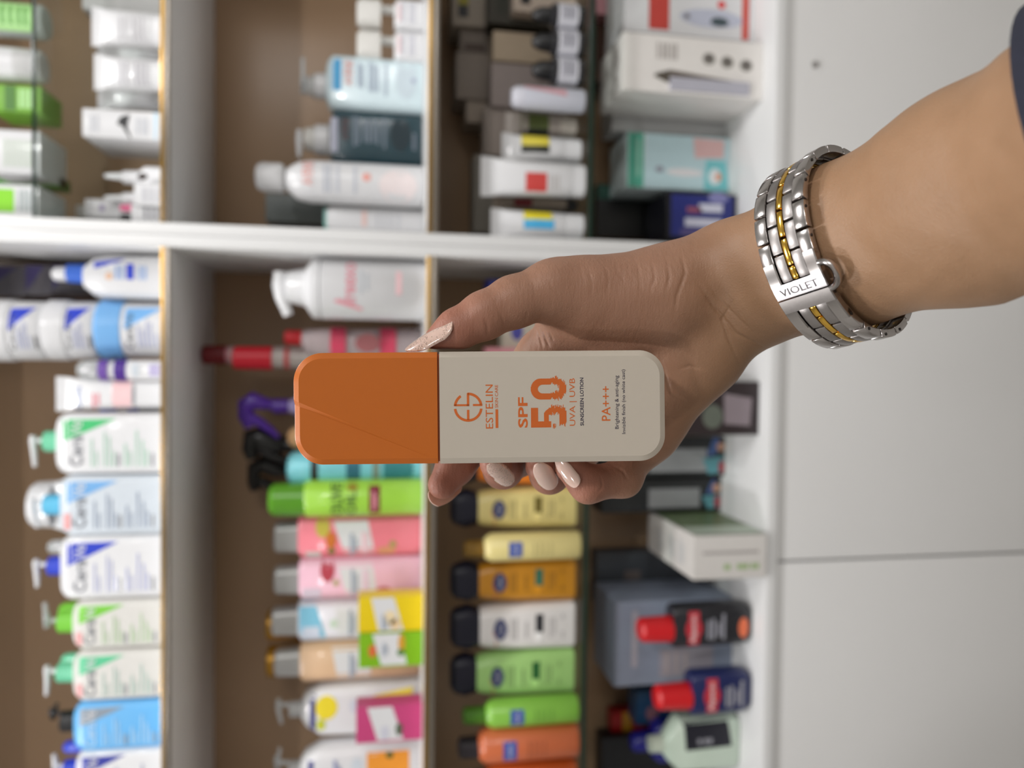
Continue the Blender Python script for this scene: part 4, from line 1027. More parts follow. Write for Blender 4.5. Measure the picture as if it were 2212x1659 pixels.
P = carton('dark grey carton leaning at the divider behind the spray can', 424, 484, 574, 906, Z2T, 1.29, .035, M((92, 98, 96), .4))
P = Prod('lotion_bottle', 'short white bottle with a teal back edge against the divider', 'bottle', 446, 500, 702, ZB2, Z2T, 1.205, .018)
P.loft('body', [(ZB2, 446, 500, .018, .008), (716, 446, 500, .018, .008), (706, 450, 496, .015, .008)], WHITE, 32, surf=True); P.loft('cap', [(707, 450, 498, .0165, .008, .002), (700, 450, 498, .0165, .008, .002)], M((150, 206, 196), .35), 28)
P.bars([(784, 5, 456, 490)], M((240, 206, 200), .5)); P.bars([(k, 2.5, 458, 492) for k in (812, 826, 840, 856)], M((206, 208, 214), .5))

# ---- middle row, left bay
P = Prod('pump_bottle', 'round white pump bottle with pink script near the divider', 'bottle', 560, 690, 592, 906, Z2T, 1.152, 0)
P.loft('body', [(906, 563, 687, None, None), (902, 560, 690, None, None), (692, 560, 690, None, None), (686, 566, 684, None, None)], WHITE, 48, surf=True)
P.loft('lid', [(687, 560, 690, None, None), (672, 562, 688, None, None), (656, 584, 664, None, None), (622, 590, 656, None, None), (618, 596, 650, None, None)], WHITE, 40)
P.tube('pump_spout', [(606, 592), (606, 622), (608, 646), (622, 684)], [.010, .012, .0095, .007], WHITE); P.loft('pump_stem', [(619, 612, 630, None, None), (606, 612, 630, None, None)], WHITE, 16)
P.text('freexo', 732, 762, 572, 662, M((232, 150, 164), .5), .01, 'brand_lettering'); P.patch([(716, 656), (726, 650), (776, 668), (774, 674)], M((232, 160, 172), .5), 'flourish'); P.bars([(774, 3, 588, 640), (786, 3, 596, 632)], M((196, 200, 206), .5)); P.bars([(850, 6, 590, 640)], M((236, 196, 200), .5))
CL2 = M((200, 186, 188), .1, coat=.5, alpha=.6)
P = Prod('clear_bottle', 'clear bottle with two red bands and red cap', 'bottle', 708, 770, 615, 906, Z2T, 1.215, 0)
P.loft('body', [(906, 708, 770, None, None), (664, 712, 768, None, None), (650, 718, 750, None, None)], CL2, 32); P.loft('cap', [(651, 715, 748, None, None), (618, 716, 746, None, None), (615, 720, 742, None, None)], RED, 24)
for a, b in ((712, 744), (816, 850)): P.loft('red_band', [(b, 706, 772, None, None), (a, 706, 772, None, None)], M((206, 66, 96), .25, coat=.5), 32)
P.disc(790, 742, 26, 20, M((150, 90, 92), .4), 'rose_roundel', .031)
P = Prod('mist_pen', 'slim clear mist tube with a bright red cap', 'tube', 750, 800, 505, 906, Z2T, 1.23, 0)
P.loft('body', [(906, 752, 798, None, None), (584, 754, 796, None, None)], M((206, 196, 190), .15, coat=.5, alpha=.7), 28); P.loft('cap', [(586, 750, 800, None, None), (508, 751, 799, None, None), (504, 756, 794, None, None)], M((206, 20, 44), .35), 28); P.loft('red_ring', [(622, 752, 798, None, None), (612, 752, 798, None, None)], M((196, 80, 80), .3), 28)
P = Prod('mist_pen', 'tall tube with a dark red cap behind the red capped mist tube', 'tube', 748, 790, 438, 906, Z2T, 1.29, 0)
P.loft('body', [(906, 750, 788, None, None), (496, 750, 788, None, None)], M((206, 190, 190), .2), 24); P.loft('cap', [(488, 748, 790, None, None), (442, 749, 789, None, None), (438, 754, 784, None, None)], M((118, 8, 18), .35), 24); P.loft('collar', [(497, 752, 786, None, None), (487, 752, 786, None, None)], PINKT, 24)
PUR = M((78, 30, 150), .3, coat=.3)
P = Prod('trigger_bottle', 'lilac spray bottle with a purple trigger behind the held cap', 'bottle', 842, 918, 520, 906, Z2T, 1.26, 0)
P.loft('body', [(906, 842, 918, None, None), (690, 842, 918, None, None), (655, 850, 904, None, None), (620, 866, 890, None, None)], M((184, 172, 220), .3), 32); P.loft('collar', [(621, 862, 893, None, None), (588, 862, 893, None, None)], PUR, 24)
P.tube('trigger_head', [(592, 876), (570, 872), (546, 866), (532, 874), (530, 900), (540, 922)], [.008, .010, .015, .014, .011, .008], PUR); P.tube('trigger_lever', [(538, 900), (560, 912), (585, 930), (600, 944)], [.009, .008, .006, .004], PUR)
BLK = M((18, 17, 18), .3, coat=.3)
P = Prod('trigger_bottle', 'dark spray bottle with a black trigger beside the purple one', 'bottle', 930, 990, 534, 906, Z2T, 1.29, 0)
P.loft('body', [(906, 930, 990, None, None), (680, 930, 990, None, None), (650, 944, 976, None, None)], M((40, 34, 34), .3), 28); P.loft('collar', [(652, 944, 976, None, None), (610, 944, 976, None, None)], BLK, 24)
P.tube('trigger_head', [(620, 960), (596, 958), (560, 944), (546, 940), (542, 970), (546, 990)], [.012, .016, .020, .016, .014, .009], BLK); P.tube('trigger_lever', [(560, 966), (590, 984), (620, 996)], [.010, .009, .006], BLK)
P = Prod('trigger_bottle', 'black trigger spray bottle next to the green can', 'bottle', 990, 1040, 540, 906, Z2T, 1.33, 0)
P.loft('body', [(906, 990, 1040, None, None), (690, 990, 1040, None, None), (660, 1000, 1030, None, None)], M((40, 36, 36), .3), 28); P.loft('collar', [(662, 1000, 1030, None, None), (620, 1000, 1030, None, None)], BLK, 24)
P.tube('trigger_head', [(628, 1014), (600, 1012), (566, 1000), (550, 1006), (548, 1040), (552, 1056)], [.010, .014, .016, .012, .010, .008], BLK); P.tube('trigger_lever', [(560, 1036), (590, 1050), (624, 1068)], [.009, .008, .005], BLK)
P = Prod('lotion_bottle', 'bottle with a tan domed cap behind the held cap', 'bottle', 918, 970, 622, 906, Z2T, 1.225, 0); P.loft('body', [(906, 918, 970, None, None), (680, 918, 970, None, None)], M((226, 190, 150), .35), 28); P.loft('cap', [(681, 920, 968, None, None), (640, 920, 968, None, None), (628, 926, 962, None, None), (622, 936, 952, None, None)], M((232, 184, 132), .35), 28)
P = Prod('spray_can', 'aqua bottle with dark teal label behind the orange cap', 'bottle', 972, 1048, 620, 914, Z2T, 1.210, 0)
AQ = M((126, 206, 216), .3, coat=.3); P.loft('body', [(914, 974, 1046, None, None), (910, 972, 1048, None, None), (690, 972, 1048, None, None)], AQ, 36, surf=True); P.loft('dark_ring', [(690, 974, 1046, None, None), (674, 974, 1046, None, None)], M((40, 36, 34), .4), 32); P.loft('cap', [(674, 972, 1048, None, None), (634, 974, 1046, None, None), (624, 982, 1038, None, None), (620, 996, 1024, None, None)], AQ, 32)
P.rect(750, 780, 972, 1046, M((46, 106, 124), .35), 'teal_band'); P.rect(830, 912, 972, 1046, M((50, 124, 128), .35), 'teal_label'); P.rect(806, 822, 972, 1046, M((120, 140, 126), .4), 'grey_green_band')
P = Prod('spray_can', 'lime green olive oil can with a dark green cap', 'can', 1036, 1114, 580, 915, Z2T, 1.180, 0)
LM = M((160, 214, 70), .3, coat=.3); P.loft('can', [(915, 1038, 1112, None, None), (911, 1036, 1114, None, None), (664, 1036, 1114, None, None), (658, 1040, 1110, None, None)], LM, 40, surf=True); P.loft('cap', [(660, 1040, 1112, None, None), (592, 1042, 1110, None, None), (583, 1050, 1102, None, None)], M((86, 150, 30), .3, coat=.4), 36)
P.text('OLIVE', 716, 742, 1040, 1106, M((56, 84, 40), .5), .02, 'brand_lettering'); P.text('OIL', 748, 770, 1056, 1106, M((70, 96, 50), .5), .02, 'brand_lettering'); P.disc(762, 1048, 12, 8, M((150, 140, 40), .5), 'olive_mark'); P.rect(798, 822, 1037, 1113, M((122, 14, 44), .4), 'maroon_band'); P.bars([(807.2, 2.56, 1055.76, 1098), (813.6, 1.76, 1064.4, 1093.2)], PINKT, 'script_line', .0011)

def shower(label, ya, yb, x0, xb, col, white_quad, Y=1.19, capx=590, capya=None, capyb=None):
    P = Prod('shower_gel_bottle', label, 'bottle', ya, yb, capx, xb, Z2T, Y, .022, 'shower gel bottles')
    P.loft('body', [(xb, ya + 3, yb - 3, .02, .012), (xb - 5, ya, yb, .022, .014), (x0 + 8, ya, yb, .022, .016), (x0, ya + 8, yb - 8, .018, .014)], M(col, .3, coat=.3), 36, surf=True)
    a = capya or ya + 18; b = capyb or yb - 10
    P.loft('cap', [(x0 + 1, a, b, .017, .012), (capx + 5, a + 2, b - 2, .017, .012), (capx, a + 8, b - 8, .013, .010)], SILVER, 28)
    P.patch(white_quad, WHITE, 'white_panel', .0003); return P
SCRIPT = M((168, 178, 192), .5)
P = shower('salmon pink shower gel bottle with a yellow and orange fruit', 1112, 1206, 641, 905, (240, 130, 144), [(712, 1116), (788, 1116), (806, 1203), (742, 1203)])
P.disc(694, 1138, 15, 22, M((206, 190, 80), .4), 'yellow_fruit'); P.disc(711, 1166, 11, 18, M((214, 120, 50), .4), 'orange_fruit', .0009); P.disc(712, 1190, 8, 7, M((120, 120, 50), .4), 'green_leaf', .001); P.disc(830, 1192, 20, 9, M((214, 150, 110), .4), 'peach_fruit'); P.disc(844, 1178, 8, 8, M((170, 150, 90), .4), 'fig'); P.bars([(755.15, 3.52, 1152.48, 1200), (763.95, 2.42, 1162.2, 1194.6)], SCRIPT, 'script_line', .0011); P.bars([(780, 4, 1150, 1196), (788, 3, 1152, 1196)], M((238, 206, 214), .5), eps=.001); P.rect(646, 690, 1190, 1203, OFFW, 'price_sticker')
P = shower('light pink shower gel bottle with a dark red fruit', 1206, 1296, 643, 905, (240, 190, 208), [(722, 1209), (798, 1209), (812, 1293), (746, 1293)])
P.disc(704, 1230, 15, 26, M((190, 70, 86), .4), 'red_fruit'); P.disc(722, 1258, 6, 7, M((180, 170, 110), .4), 'green_leaf'); P.disc(824, 1284, 20, 14, M((186, 84, 92), .4), 'red_fruit'); P.bars([(757.15, 3.52, 1229.68, 1286), (765.95, 2.42, 1241.2, 1279.6)], SCRIPT, 'script_line', .0011); P.bars([(782, 4, 1230, 1280), (790, 3, 1234, 1280)], M((232, 206, 220), .5), eps=.001); P.rect(652, 690, 1268, 1292, M((222, 206, 222), .5), 'price_sticker')
P = shower('white shower gel bottle with a sky blue corner behind the yellow soap', 1296, 1386, 641, 905, (228, 226, 234), [(720, 1299), (770, 1299), (780, 1383), (728, 1383)], 1.20, 584)
P.patch([(644, 1383), (644, 1299), (678, 1299), (704, 1383)], M((136, 204, 234), .35), 'blue_corner', .0006); P.rect(648, 688, 1350, 1378, M((212, 220, 238), .5), 'price_sticker', .0009); P.disc(718, 1346, 9, 10, M((206, 222, 206), .4), 'pale_leaf'); P.bars([(752.5, 3.2, 1317.68, 1374), (760.5, 2.2, 1329.2, 1367.6)], SCRIPT, 'script_line', .0011)
P = shower('beige shower gel bottle behind the green soap box', 1386, 1474, 645, 905, (214, 178, 142), [(712, 1389), (790, 1389), (800, 1471), (728, 1471)], 1.20, 590)
P.bars([(754.5, 3.2, 1411.44, 1466), (762.5, 2.2, 1422.6, 1459.8)], SCRIPT, 'script_line', .0011)
for i, (ya, yb) in enumerate(((1306, 1378), (1382, 1456))):
    P = Prod('gold_cap_bottle', ('gold capped bottle behind the blue cornered shower gel', 'gold capped bottle behind the beige shower gel')[i], 'bottle', ya, yb, 578, 905, Z2T, 1.29, 0); P.loft('body', [(905, ya, yb, None, None), (640, ya, yb, None, None)], M((170, 120, 50), .3), 28); P.loft('cap', [(641, ya + 3, yb - 3, None, None), (582, ya + 4, yb - 4, None, None), (578, ya + 9, yb - 9, None, None)], M((176, 128, 36), .3, .5), 28)
def soap(label, ya, yb, x0, xb, col, quad, Y=1.125):
    P = Prod('soap_carton', label, 'box', ya, yb, x0, xb, Z2T, Y, .018, 'soap cartons in front of the shower gels'); P.box('carton_body', x0, xb, ya, yb, .018, M(col, .35), surf=True); P.patch(quad, WHITE, 'white_panel', .0003); return P
P = soap('yellow soap carton standing in front of the blue cornered bottle', 1288, 1364, 775, 920, (236, 206, 20), [(803, 1290), (854, 1290), (876, 1362), (820, 1362)]); P.bars([(829.85, 2.88, 1326.56, 1360), (837.05, 1.98, 1333.4, 1356.2)], SCRIPT, 'script_line', .0011); P.disc(858, 1348, 12, 12, M((236, 206, 160), .4), 'cream_fruit'); P.disc(846, 1334, 14, 16, M((240, 220, 180), .4), 'cream_fruit')
P = soap('bright green soap carton below the yellow one', 1366, 1440, 776, 920, (130, 186, 24), [(806, 1368), (868, 1368), (884, 1436), (826, 1436)]); P.disc(806, 1404, 9, 14, M((220, 110, 60), .4), 'red_fruit'); P.disc(872, 1390, 8, 20, M((214, 160, 50), .4), 'orange_fruit'); P.disc(870, 1410, 8, 8, M((86, 130, 60), .4), 'green_leaf', .0008); P.bars([(831.2, 2.56, 1387.84, 1416), (837.6, 1.76, 1393.6, 1412.8)], SCRIPT, 'script_line', .0011)
P = soap('magenta soap carton in front of the lemon bottle', 1524, 1602, 770, 918, (200, 70, 124), [(794, 1526), (850, 1526), (876, 1598), (818, 1598)]); P.disc(866, 1576, 8, 14, M((90, 100, 80), .4), 'dark_leaf'); P.disc(834, 1582, 10, 16, M((206, 206, 218), .5), 'pale_mark')
P = Prod('pump_bottle', 'white lemon hand wash bottle with a clear pump', 'bottle', 1478, 1602, 585, 908, Z2T, 1.205, .026)
P.loft('body', [(908, 1480, 1600, .024, .014), (903, 1478, 1602, .026, .018), (690, 1484, 1594, .026, .020), (660, 1500, 1576, .022, .018), (648, 1518, 1560, .014, .012)], WHITE, 40, surf=True); head(P, (620, 650, 1522, 1558), CLEAR, (590, 606, 1516, 1542), CLEAR, (604, 1570))
P.rect(668, 680, 1500, 1578, M((52, 54, 128), .4), 'navy_strip'); P.disc(704, 1526, 24, 26, M((240, 220, 50), .4), 'lemon'); P.disc(692, 1562, 10, 12, M((200, 206, 60), .4), 'lime_slice'); P.patch([(812, 1518), (808, 1506), (894, 1492), (892, 1522)], M((238, 218, 80), .4), 'yellow_stripe'); P.disc(764, 1526, 10, 14, M((206, 210, 222), .4), 'grey_mark')
P = Prod('pump_bottle', 'white hand wash bottle with orange print at the bottom edge', 'bottle', 1612, 1735, 588, 908, Z2T, 1.190, .026)
P.loft('body', [(908, 1614, 1733, .024, .014), (903, 1612, 1735, .026, .018), (690, 1616, 1730, .026, .020), (655, 1632, 1712, .022, .018), (645, 1648, 1698, .014, .012)], WHITE, 40, surf=True); head(P, (618, 648, 1652, 1694), CLEAR, (586, 602, 1640, 1670), CLEAR, (600, 1622))
P.rect(664, 676, 1640, 1712, M((60, 62, 130), .4), 'navy_strip'); P.rect(792, 886, 1630, 1712, M((234, 152, 50), .4), 'orange_panel'); P.disc(842, 1638, 8, 7, M((60, 90, 40), .4), 'green_leaf', .0009); P.disc(770, 1655, 12, 16, PALEGREY, 'grey_roundel'); P.bars([(722.475, 3.68, 1640.16, 1700), (731.675, 2.53, 1652.4, 1693.2)], M((150, 156, 190), .5), 'script_line', .0011)

# ---- lower row, right bay, on the glass shelf
GRG = M((150, 136, 122), .45, var=.04); GRG2 = M((134, 122, 112), .45, var=.04)
GB = 'greige cartons at the back of the glass shelf'
P = carton('greige carton with a yellow and black label at the back', -30, 66, 978, 1268, ZGT, 1.27, .04, M((158, 146, 132), .45), GB); P.rect(992, 1018, -20, 22, M((150, 140, 30), .4), 'yellow_label'); P.rect(992, 1018, 22, 48, BLACK, 'black_label')
P = carton('dark carton between two greige ones at the back', -30, 58, 1056, 1268, ZGT, 1.225, .02, M((44, 40, 30), .45), GB); P.rect(1078, 1104, -10, 36, M((28, 30, 16), .4), 'black_label')
P = carton('pale carton with a dark window at the picture edge', -30, 30, 1110, 1268, ZGT, 1.195, .014, M((176, 160, 146), .45), GB); P.rect(1128, 1152, -20, 14, BLACK, 'dark_window')
P = carton('flat greige carton with a brown stripe at the back', 72, 122, 994, 1268, ZGT, 1.28, .03, M((120, 108, 98), .45), GB); P.rect(1006, 1060, 104, 118, M((66, 46, 34), .45), 'brown_stripe')
P = carton('wide tan carton behind the three dark bottles', 74, 138, 1066, 1268, ZGT, 1.23, .02, M((166, 148, 126), .45), GB)
P = carton('grey-brown carton below the striped one', 122, 222, 986, 1268, ZGT, 1.275, .04, GRG2, GB)
P = carton('mauve-grey carton behind the white cylinder', 142, 236, 1062, 1268, ZGT, 1.225, .022, M((136, 124, 120), .45), GB)
P = carton('greige carton behind the olive labelled tube', 222, 272, 1008, 1268, ZGT, 1.28, .03, GRG, GB)
P = carton('mauve carton behind the yellow labelled tubes', 238, 340, 1046, 1268, ZGT, 1.235, .02, M((146, 134, 126), .45), GB)
P = carton('grey carton behind the red square tube', 340, 505, 1024, 1268, ZGT, 1.27, .03, M((128, 122, 112), .45), GB)
P = carton('black carton at the foot behind the white tubes', 300, 455, 1206, 1268, ZGT, 1.215, .018, M((34, 33, 36), .4), GB)
for k, (ya, yb) in enumerate(((10, 62), (66, 122), (126, 184))):
    P = Prod('dropper_bottle', ('dark dropper bottle with white label at the picture edge', 'dark dropper bottle in the middle of the three', 'dark dropper bottle beside the white cylinder')[k], 'bottle', ya, yb, 1150, 1268, ZGT, 1.15, 0, 'dark dropper bottles')
    P.loft('body', [(1268, ya + 2, yb - 2, None, None), (1264, ya, yb, None, None), (1196, ya, yb, None, None), (1188, ya + 12, yb - 12, None, None)], M((40, 40, 44), .2, coat=.5), 32, surf=True); P.loft('cap', [(1190, ya + 8, yb - 8, None, None), (1168, ya + 10, yb - 10, None, None), (1154, ya + 16, yb - 16, None, None), (1150, ya + 20, yb - 20, None, None)], BLACK, 24)
    P.loft('paper_label', [(1252, ya - .6, yb + .6, None, None), (1206, ya - .6, yb + .6, None, None)], M((214, 214, 222), .5), 32); P.bars([(k2, 2, ya + 12, yb - 12) for k2 in (1216, 1224, 1232, 1240)], M((150, 150, 162), .5), eps=.0016)
P = Prod('cream_bottle', 'white cylinder with a pink streak lying between bottles', 'bottle', 190, 240, 1105, 1266, ZGT, 1.145, 0); P.loft('body', [(1266, 192, 238, None, None), (1262, 190, 240, None, None), (1132, 190, 240, None, None)], M((212, 214, 226), .35), 32, surf=True); P.loft('cap', [(1132, 191, 239, None, None), (1114, 192, 238, None, None), (1106, 198, 232, None, None)], M((206, 206, 216), .35), 28); P.patch([(1224, 214), (1222, 200), (1130, 194), (1130, 200)], M((214, 160, 168), .5), 'pink_streak')
P = Prod('cream_bottle', 'greige tube with an olive and black label', 'tube', 240, 292, 1096, 1266, ZGT, 1.18, .016); P.loft('cap', [(1266, 246, 288, .016, .014), (1226, 246, 288, .016, .014)], M((196, 188, 178), .4), 28); P.loft('tube', [(1226, 242, 290, .016, .014), (1140, 240, 292, .012, .011), (1096, 240, 292, .002, .0015)], M((166, 156, 148), .4), 32, surf=True); P.rect(1132, 1198, 242, 278, M((96, 108, 56), .45), 'olive_label'); P.rect(1132, 1198, 278, 290, M((40, 44, 34), .45), 'black_label')
P = squeeze('white tube with a yellow and black label', 286, 350, 1088, 1266, ZGT, 1.15, 'white tubes on the lower glass shelf', capx=1228); P.rect(1130, 1192, 288, 314, M((222, 206, 70), .4), 'yellow_label', .0008); P.rect(1130, 1192, 314, 330, M((40, 42, 34), .4), 'black_label', .0008)
P = squeeze('white tube with a red square', 338, 424, 1042, 1266, ZGT, 1.125, 'white tubes on the lower glass shelf', capx=1240, lean=0); P.rect(1136, 1182, 372, 412, M((206, 70, 66), .4), 'red_square'); P.bars([(k, 2, 376, 408) for k in (1190, 1198, 1206)], M((190, 186, 184), .5))
P = squeeze('greige tube with a dark red patch behind the red square tube', 424, 450, 1070, 1266, ZGT, 1.17, 'white tubes on the lower glass shelf', bodym=GRG, capm=BLACK); P.rect(1116, 1158, 428, 446, M((120, 30, 36), .4), 'dark_red_patch')
P = squeeze('white tube with a yellow and blue label at the divider', 450, 514, 1064, 1267, ZGT, 1.13, 'white tubes on the lower glass shelf', capx=1226); P.rect(1134, 1196, 454, 474, M((232, 216, 40), .4), 'yellow_label', .0008); P.rect(1134, 1200, 474, 494, M((74, 176, 226), .4), 'blue_label', .0008)

# ---- lower row, right bay, on the worktop
def on_top(px, py): return at_z(px, py, ZCT).y
Yt = on_top(1636, 130)
P = carton('tall white thermometer carton with red bars at the picture edge', -90, 78, 1350, 1632, ZCT, Yt + .015, .05, WHITE, 'thermometer cartons')
P.rect(1402, 1446, -60, 70, M((196, 70, 62), .4), 'red_bar'); P.disc(1538, 36, 70, 20, M((190, 194, 210), .4), 'thermometer_picture'); P.disc(1556, 42, 20, 10, M((70, 84, 90), .4), 'thermometer_screen', .0008); P.disc(1484, 36, 6, 6, M((120, 114, 120), .4), 'sensor_dot', .0008); P.rect(1606, 1622, -60, 76, M((206, 84, 72), .4), 'red_bar'); P.disc(1560, 4, 9, 9, M((226, 90, 90), .4), 'red_dot')
P = carton('white thermometer carton with three round icons and a cutout', 80, 204, 1346, 1634, ZCT, Yt - .02, .06, M((234, 230, 226), .4), 'thermometer cartons', rz=0.0)
for a, b in ((1520, 124), (1558, 128), (1598, 132)): P.disc(a, b, 13, 13, M((150, 146, 140), .4), 'round_icon'); P.disc(a, b - 1, 7, 6, M((76, 68, 66), .4), 'icon_centre', .0008)
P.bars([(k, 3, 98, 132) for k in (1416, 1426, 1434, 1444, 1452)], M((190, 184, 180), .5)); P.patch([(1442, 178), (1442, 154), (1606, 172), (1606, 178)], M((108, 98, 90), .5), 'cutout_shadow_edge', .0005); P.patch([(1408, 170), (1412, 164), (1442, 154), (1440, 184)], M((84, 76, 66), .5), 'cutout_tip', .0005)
P.box('silver_device', 1440, 1604, 170, 198, .004, M((206, 206, 220), .12, .3, coat=.8), dy=-.060)
P = carton('pink carton in the corner above the dark bottles', -40, 44, 1290, 1600, ZCT, 1.30, .03, M((222, 160, 168), .4))
P = carton('brown carton behind the thermometer cartons', 44, 190, 1288, 1600, ZCT, 1.34, .016, M((92, 66, 54), .45)); P.bars([(1318, 8, 110, 130), (1310, 8, 160, 184)], M((176, 150, 146), .5))
P = carton('pale grey carton behind the thermometer cutout', 208, 290, 1322, 1580, ZCT, 1.27, .03, M((196, 196, 196), .4))
Yt = on_top(1578, 350)
P = carton('teal and white forehead thermometer carton', 292, 410, 1356, 1578, ZCT, Yt, .05, M((214, 226, 228), .4))
P.rect(1357, 1390, 293, 409, M((84, 170, 146), .4), 'teal_strip'); P.bars([(1378, 3, 306, 386)], M((150, 200, 180), .5), eps=.001); P.patch([(1390, 409), (1395, 293), (1575, 293), (1575, 409)], M((190, 216, 222), .4), 'pale_blue_field', .0003); P.patch([(1520, 408), (1524, 342), (1568, 342), (1575, 408)], M((120, 200, 206), .4), 'aqua_corner', .0006); P.patch([(1500, 340), (1496, 296), (1564, 298), (1562, 336)], M((222, 182, 180), .4), 'portrait_patch', .0006); P.disc(1478, 372, 40, 9, M((226, 224, 226), .4), 'thermometer_picture', .0008); P.disc(1424, 368, 9, 7, M((150, 150, 164), .4), 'thermometer_tip', .0009); P.disc(1544, 378, 14, 18, M((226, 232, 234), .4), 'white_roundel', .0009); P.disc(1552, 378, 7, 9, M((226, 160, 130), .4), 'orange_mark', .0011)
P = carton('dark green carton behind the teal one', 404, 452, 1292, 1560, ZCT, Yt + .103, .015, M((40, 92, 78), .4))
Yt = on_top(1592, 460)
P = carton('black carton with a deep blue front at the divider', 418, 516, 1440, 1594, ZCT, Yt, .05, M((22, 22, 30), .35)); P.rect(1450, 1586, 422, 512, M((36, 44, 120), .35), 'blue_front'); P.disc(1552, 426, 22, 12, M((130, 130, 180), .4), 'pale_badge', .0008); P.bars([(1500, 16, 448, 460)], M((150, 80, 100), .5)); P.bars([(1536, 26, 440, 458), (1520, 40, 472, 490)], M((206, 206, 222), .5)); P.rect(1470, 1580, 496, 510, M((90, 80, 130), .4), 'violet_strip', .0008)
P = carton('plain black carton behind the blue fronted one', 436, 516, 1290, 1580, ZCT, Yt + .115, .02, M((14, 14, 15), .35))

# ---- lower row, left bay, on the glass shelf: body lotions
VL = 'body lotions on the lower glass shelf'
def body_lotion(label, ya, yb, x0, xb, col, panel, capx=976, Y=1.15, redc=(220, 110, 90)):
    P = Prod('body_lotion', label, 'bottle', ya, yb, capx, xb, ZGT, Y, .022, VL); w = yb - ya
    P.loft('body', [(xb, ya + 3, yb - 3, .02, .012), (xb - 6, ya, yb, .022, .015), (x0 + 60, ya + 4, yb - 3, .022, .017), (x0 + 14, ya + 9, yb - 8, .021, .018), (x0, ya + 14, yb - 13, .018, .016)], M(col, .3, coat=.25), 40, surf=True)
    P.loft('cap', [(x0 + 1, ya + 12, yb - 11, .0185, .016), (x0 - 24, ya + 4, yb - 4, .0195, .017), (capx + 8, ya + 12, yb - 12, .017, .015), (capx, ya + 24, yb - 24, .011, .010)], M((16, 16, 36), .4), 36)
    cx = x0 + 48; cy = ya + w * .50
    P.patch([(cx - 14, cy + w * .10), (cx - 20, cy + w * .0), (cx - 6, cy + w * .36), (cx - 10, cy + w * .36)], M(redc, .4), 'red_leaf'); P.disc(cx, cy, 15, w * .22, M((44, 54, 112), .4), 'navy_oval', .0007); P.text('Vaseline', cx - 4, cx + 4, cy - w * .14, cy + w * .14, WHITE, .01, 'brand_lettering', .0010)
    P.rect(cx + 82, cx + 100, ya + w * .22, ya + w * .60, M(panel, .4), 'dark_panel'); P.disc(cx + 88, ya + w * .68, 9, w * .1, M(tuple(min(255, int(c * 1.08)) for c in col), .4), 'pale_flower', .0009)
    P.bars([(cx + k, 3, ya + w * a, ya + w * b) for k, a, b in ((26, .3, .72), (36, .28, .74), (60, .36, .7), (116, .3, .72), (126, .3, .66), (146, .24, .34), (146, .6, .74))], M(tuple(int(c * .82) for c in col), .5))
    return P
body_lotion('orange body lotion peeking out between the fingertips', 960, 1050, 1036, 1266, (240, 130, 30), (150, 60, 10))
body_lotion('pale yellow body lotion below the fingertips', 1054, 1146, 1036, 1266, (232, 214, 140), (112, 98, 40))
body_lotion('ochre body lotion between the pale yellow and the white ones', 1210, 1305, 1038, 1264, (206, 140, 30), (50, 110, 90))
body_lotion('white body lotion between the ochre and the light green ones', 1306, 1410, 1040, 1264, (238, 234, 232), (40, 40, 46))
body_lotion('light green body lotion in the row', 1410, 1510, 1034, 1266, (170, 216, 130), (30, 96, 44))
def mist(label, ya, yb, x0, xb, col, capc, capx, Y=1.14):
    P = Prod('body_spray', label, 'can', ya, yb, capx, xb, ZGT, Y, 0, 'slim sprays on the lower glass shelf'); w = yb - ya
    P.loft('can', [(xb, ya + 2, yb - 2, None, None), (xb - 4, ya, yb, None, None), (x0 + 18, ya, yb, None, None), (x0 + 5, ya + w * .1, yb - w * .1, None, None), (x0, ya + w * .22, yb - w * .22, None, None)], M(col, .3, coat=.3), 36, surf=True)
    P.loft('cap', [(x0 + 2, ya + w * .22, yb - w * .16, None, None), (capx + 4, ya + w * .24, yb - w * .18, None, None), (capx, ya + w * .34, yb - w * .3, None, None)], M(capc, .35), 28)
    P.rect(x0 + 54, x0 + 84, ya + w * .24, yb - w * .22, M((60, 90, 180), .4), 'blue_badge'); P.text('Vaseline', x0 + 64, x0 + 73, ya + w * .3, yb - w * .28, WHITE, .01, 'brand_lettering', .001); P.bars([(k, 2.5, ya + w * .26, yb - w * .24) for k in (x0 + 112, x0 + 124, x0 + 136, x0 + 150)], M(tuple(int(c * .88) for c in col), .5)); return P
mist('slim pale yellow spray between two body lotions', 1150, 1210, 1046, 1266, (232, 216, 146), (130, 96, 26), 1002)
mist('slim green spray beside the light green lotion', 1506, 1566, 1050, 1262, (136, 196, 74), (70, 120, 24), 1000)
mist('terracotta spray can near the picture bottom', 1566, 1640, 1034, 1264, (206, 108, 66), (40, 34, 40), 990)
mist('dark orange spray can at the picture bottom edge', 1640, 1716, 1050, 1264, (196, 90, 36), (40, 34, 40), 1000, 1.15)
# behind the thumb
P = carton('dark blue carton behind the thumb', 606, 634, 1052, 1268, ZGT, 1.2, .02, M((28, 34, 130), .4)); P.bars([(1066, 3, 610, 630)], M((90, 100, 190), .5))
P = carton('white carton with a violet dot behind the thumb gap', 640, 760, 1086, 1268, ZGT, 1.22, .02, M((214, 208, 190), .4)); P.disc(1126, 718, 16, 18, M((86, 86, 176), .45), 'violet_dot')
P = carton('pink carton behind the bottle beside the thumb', 752, 860, 1050, 1268, ZGT, 1.18, .02, M((226, 150, 160), .4))
P = carton('brown carton behind the held bottle', 862, 956, 1040, 1268, ZGT, 1.2, .02, M((120, 90, 60), .4))

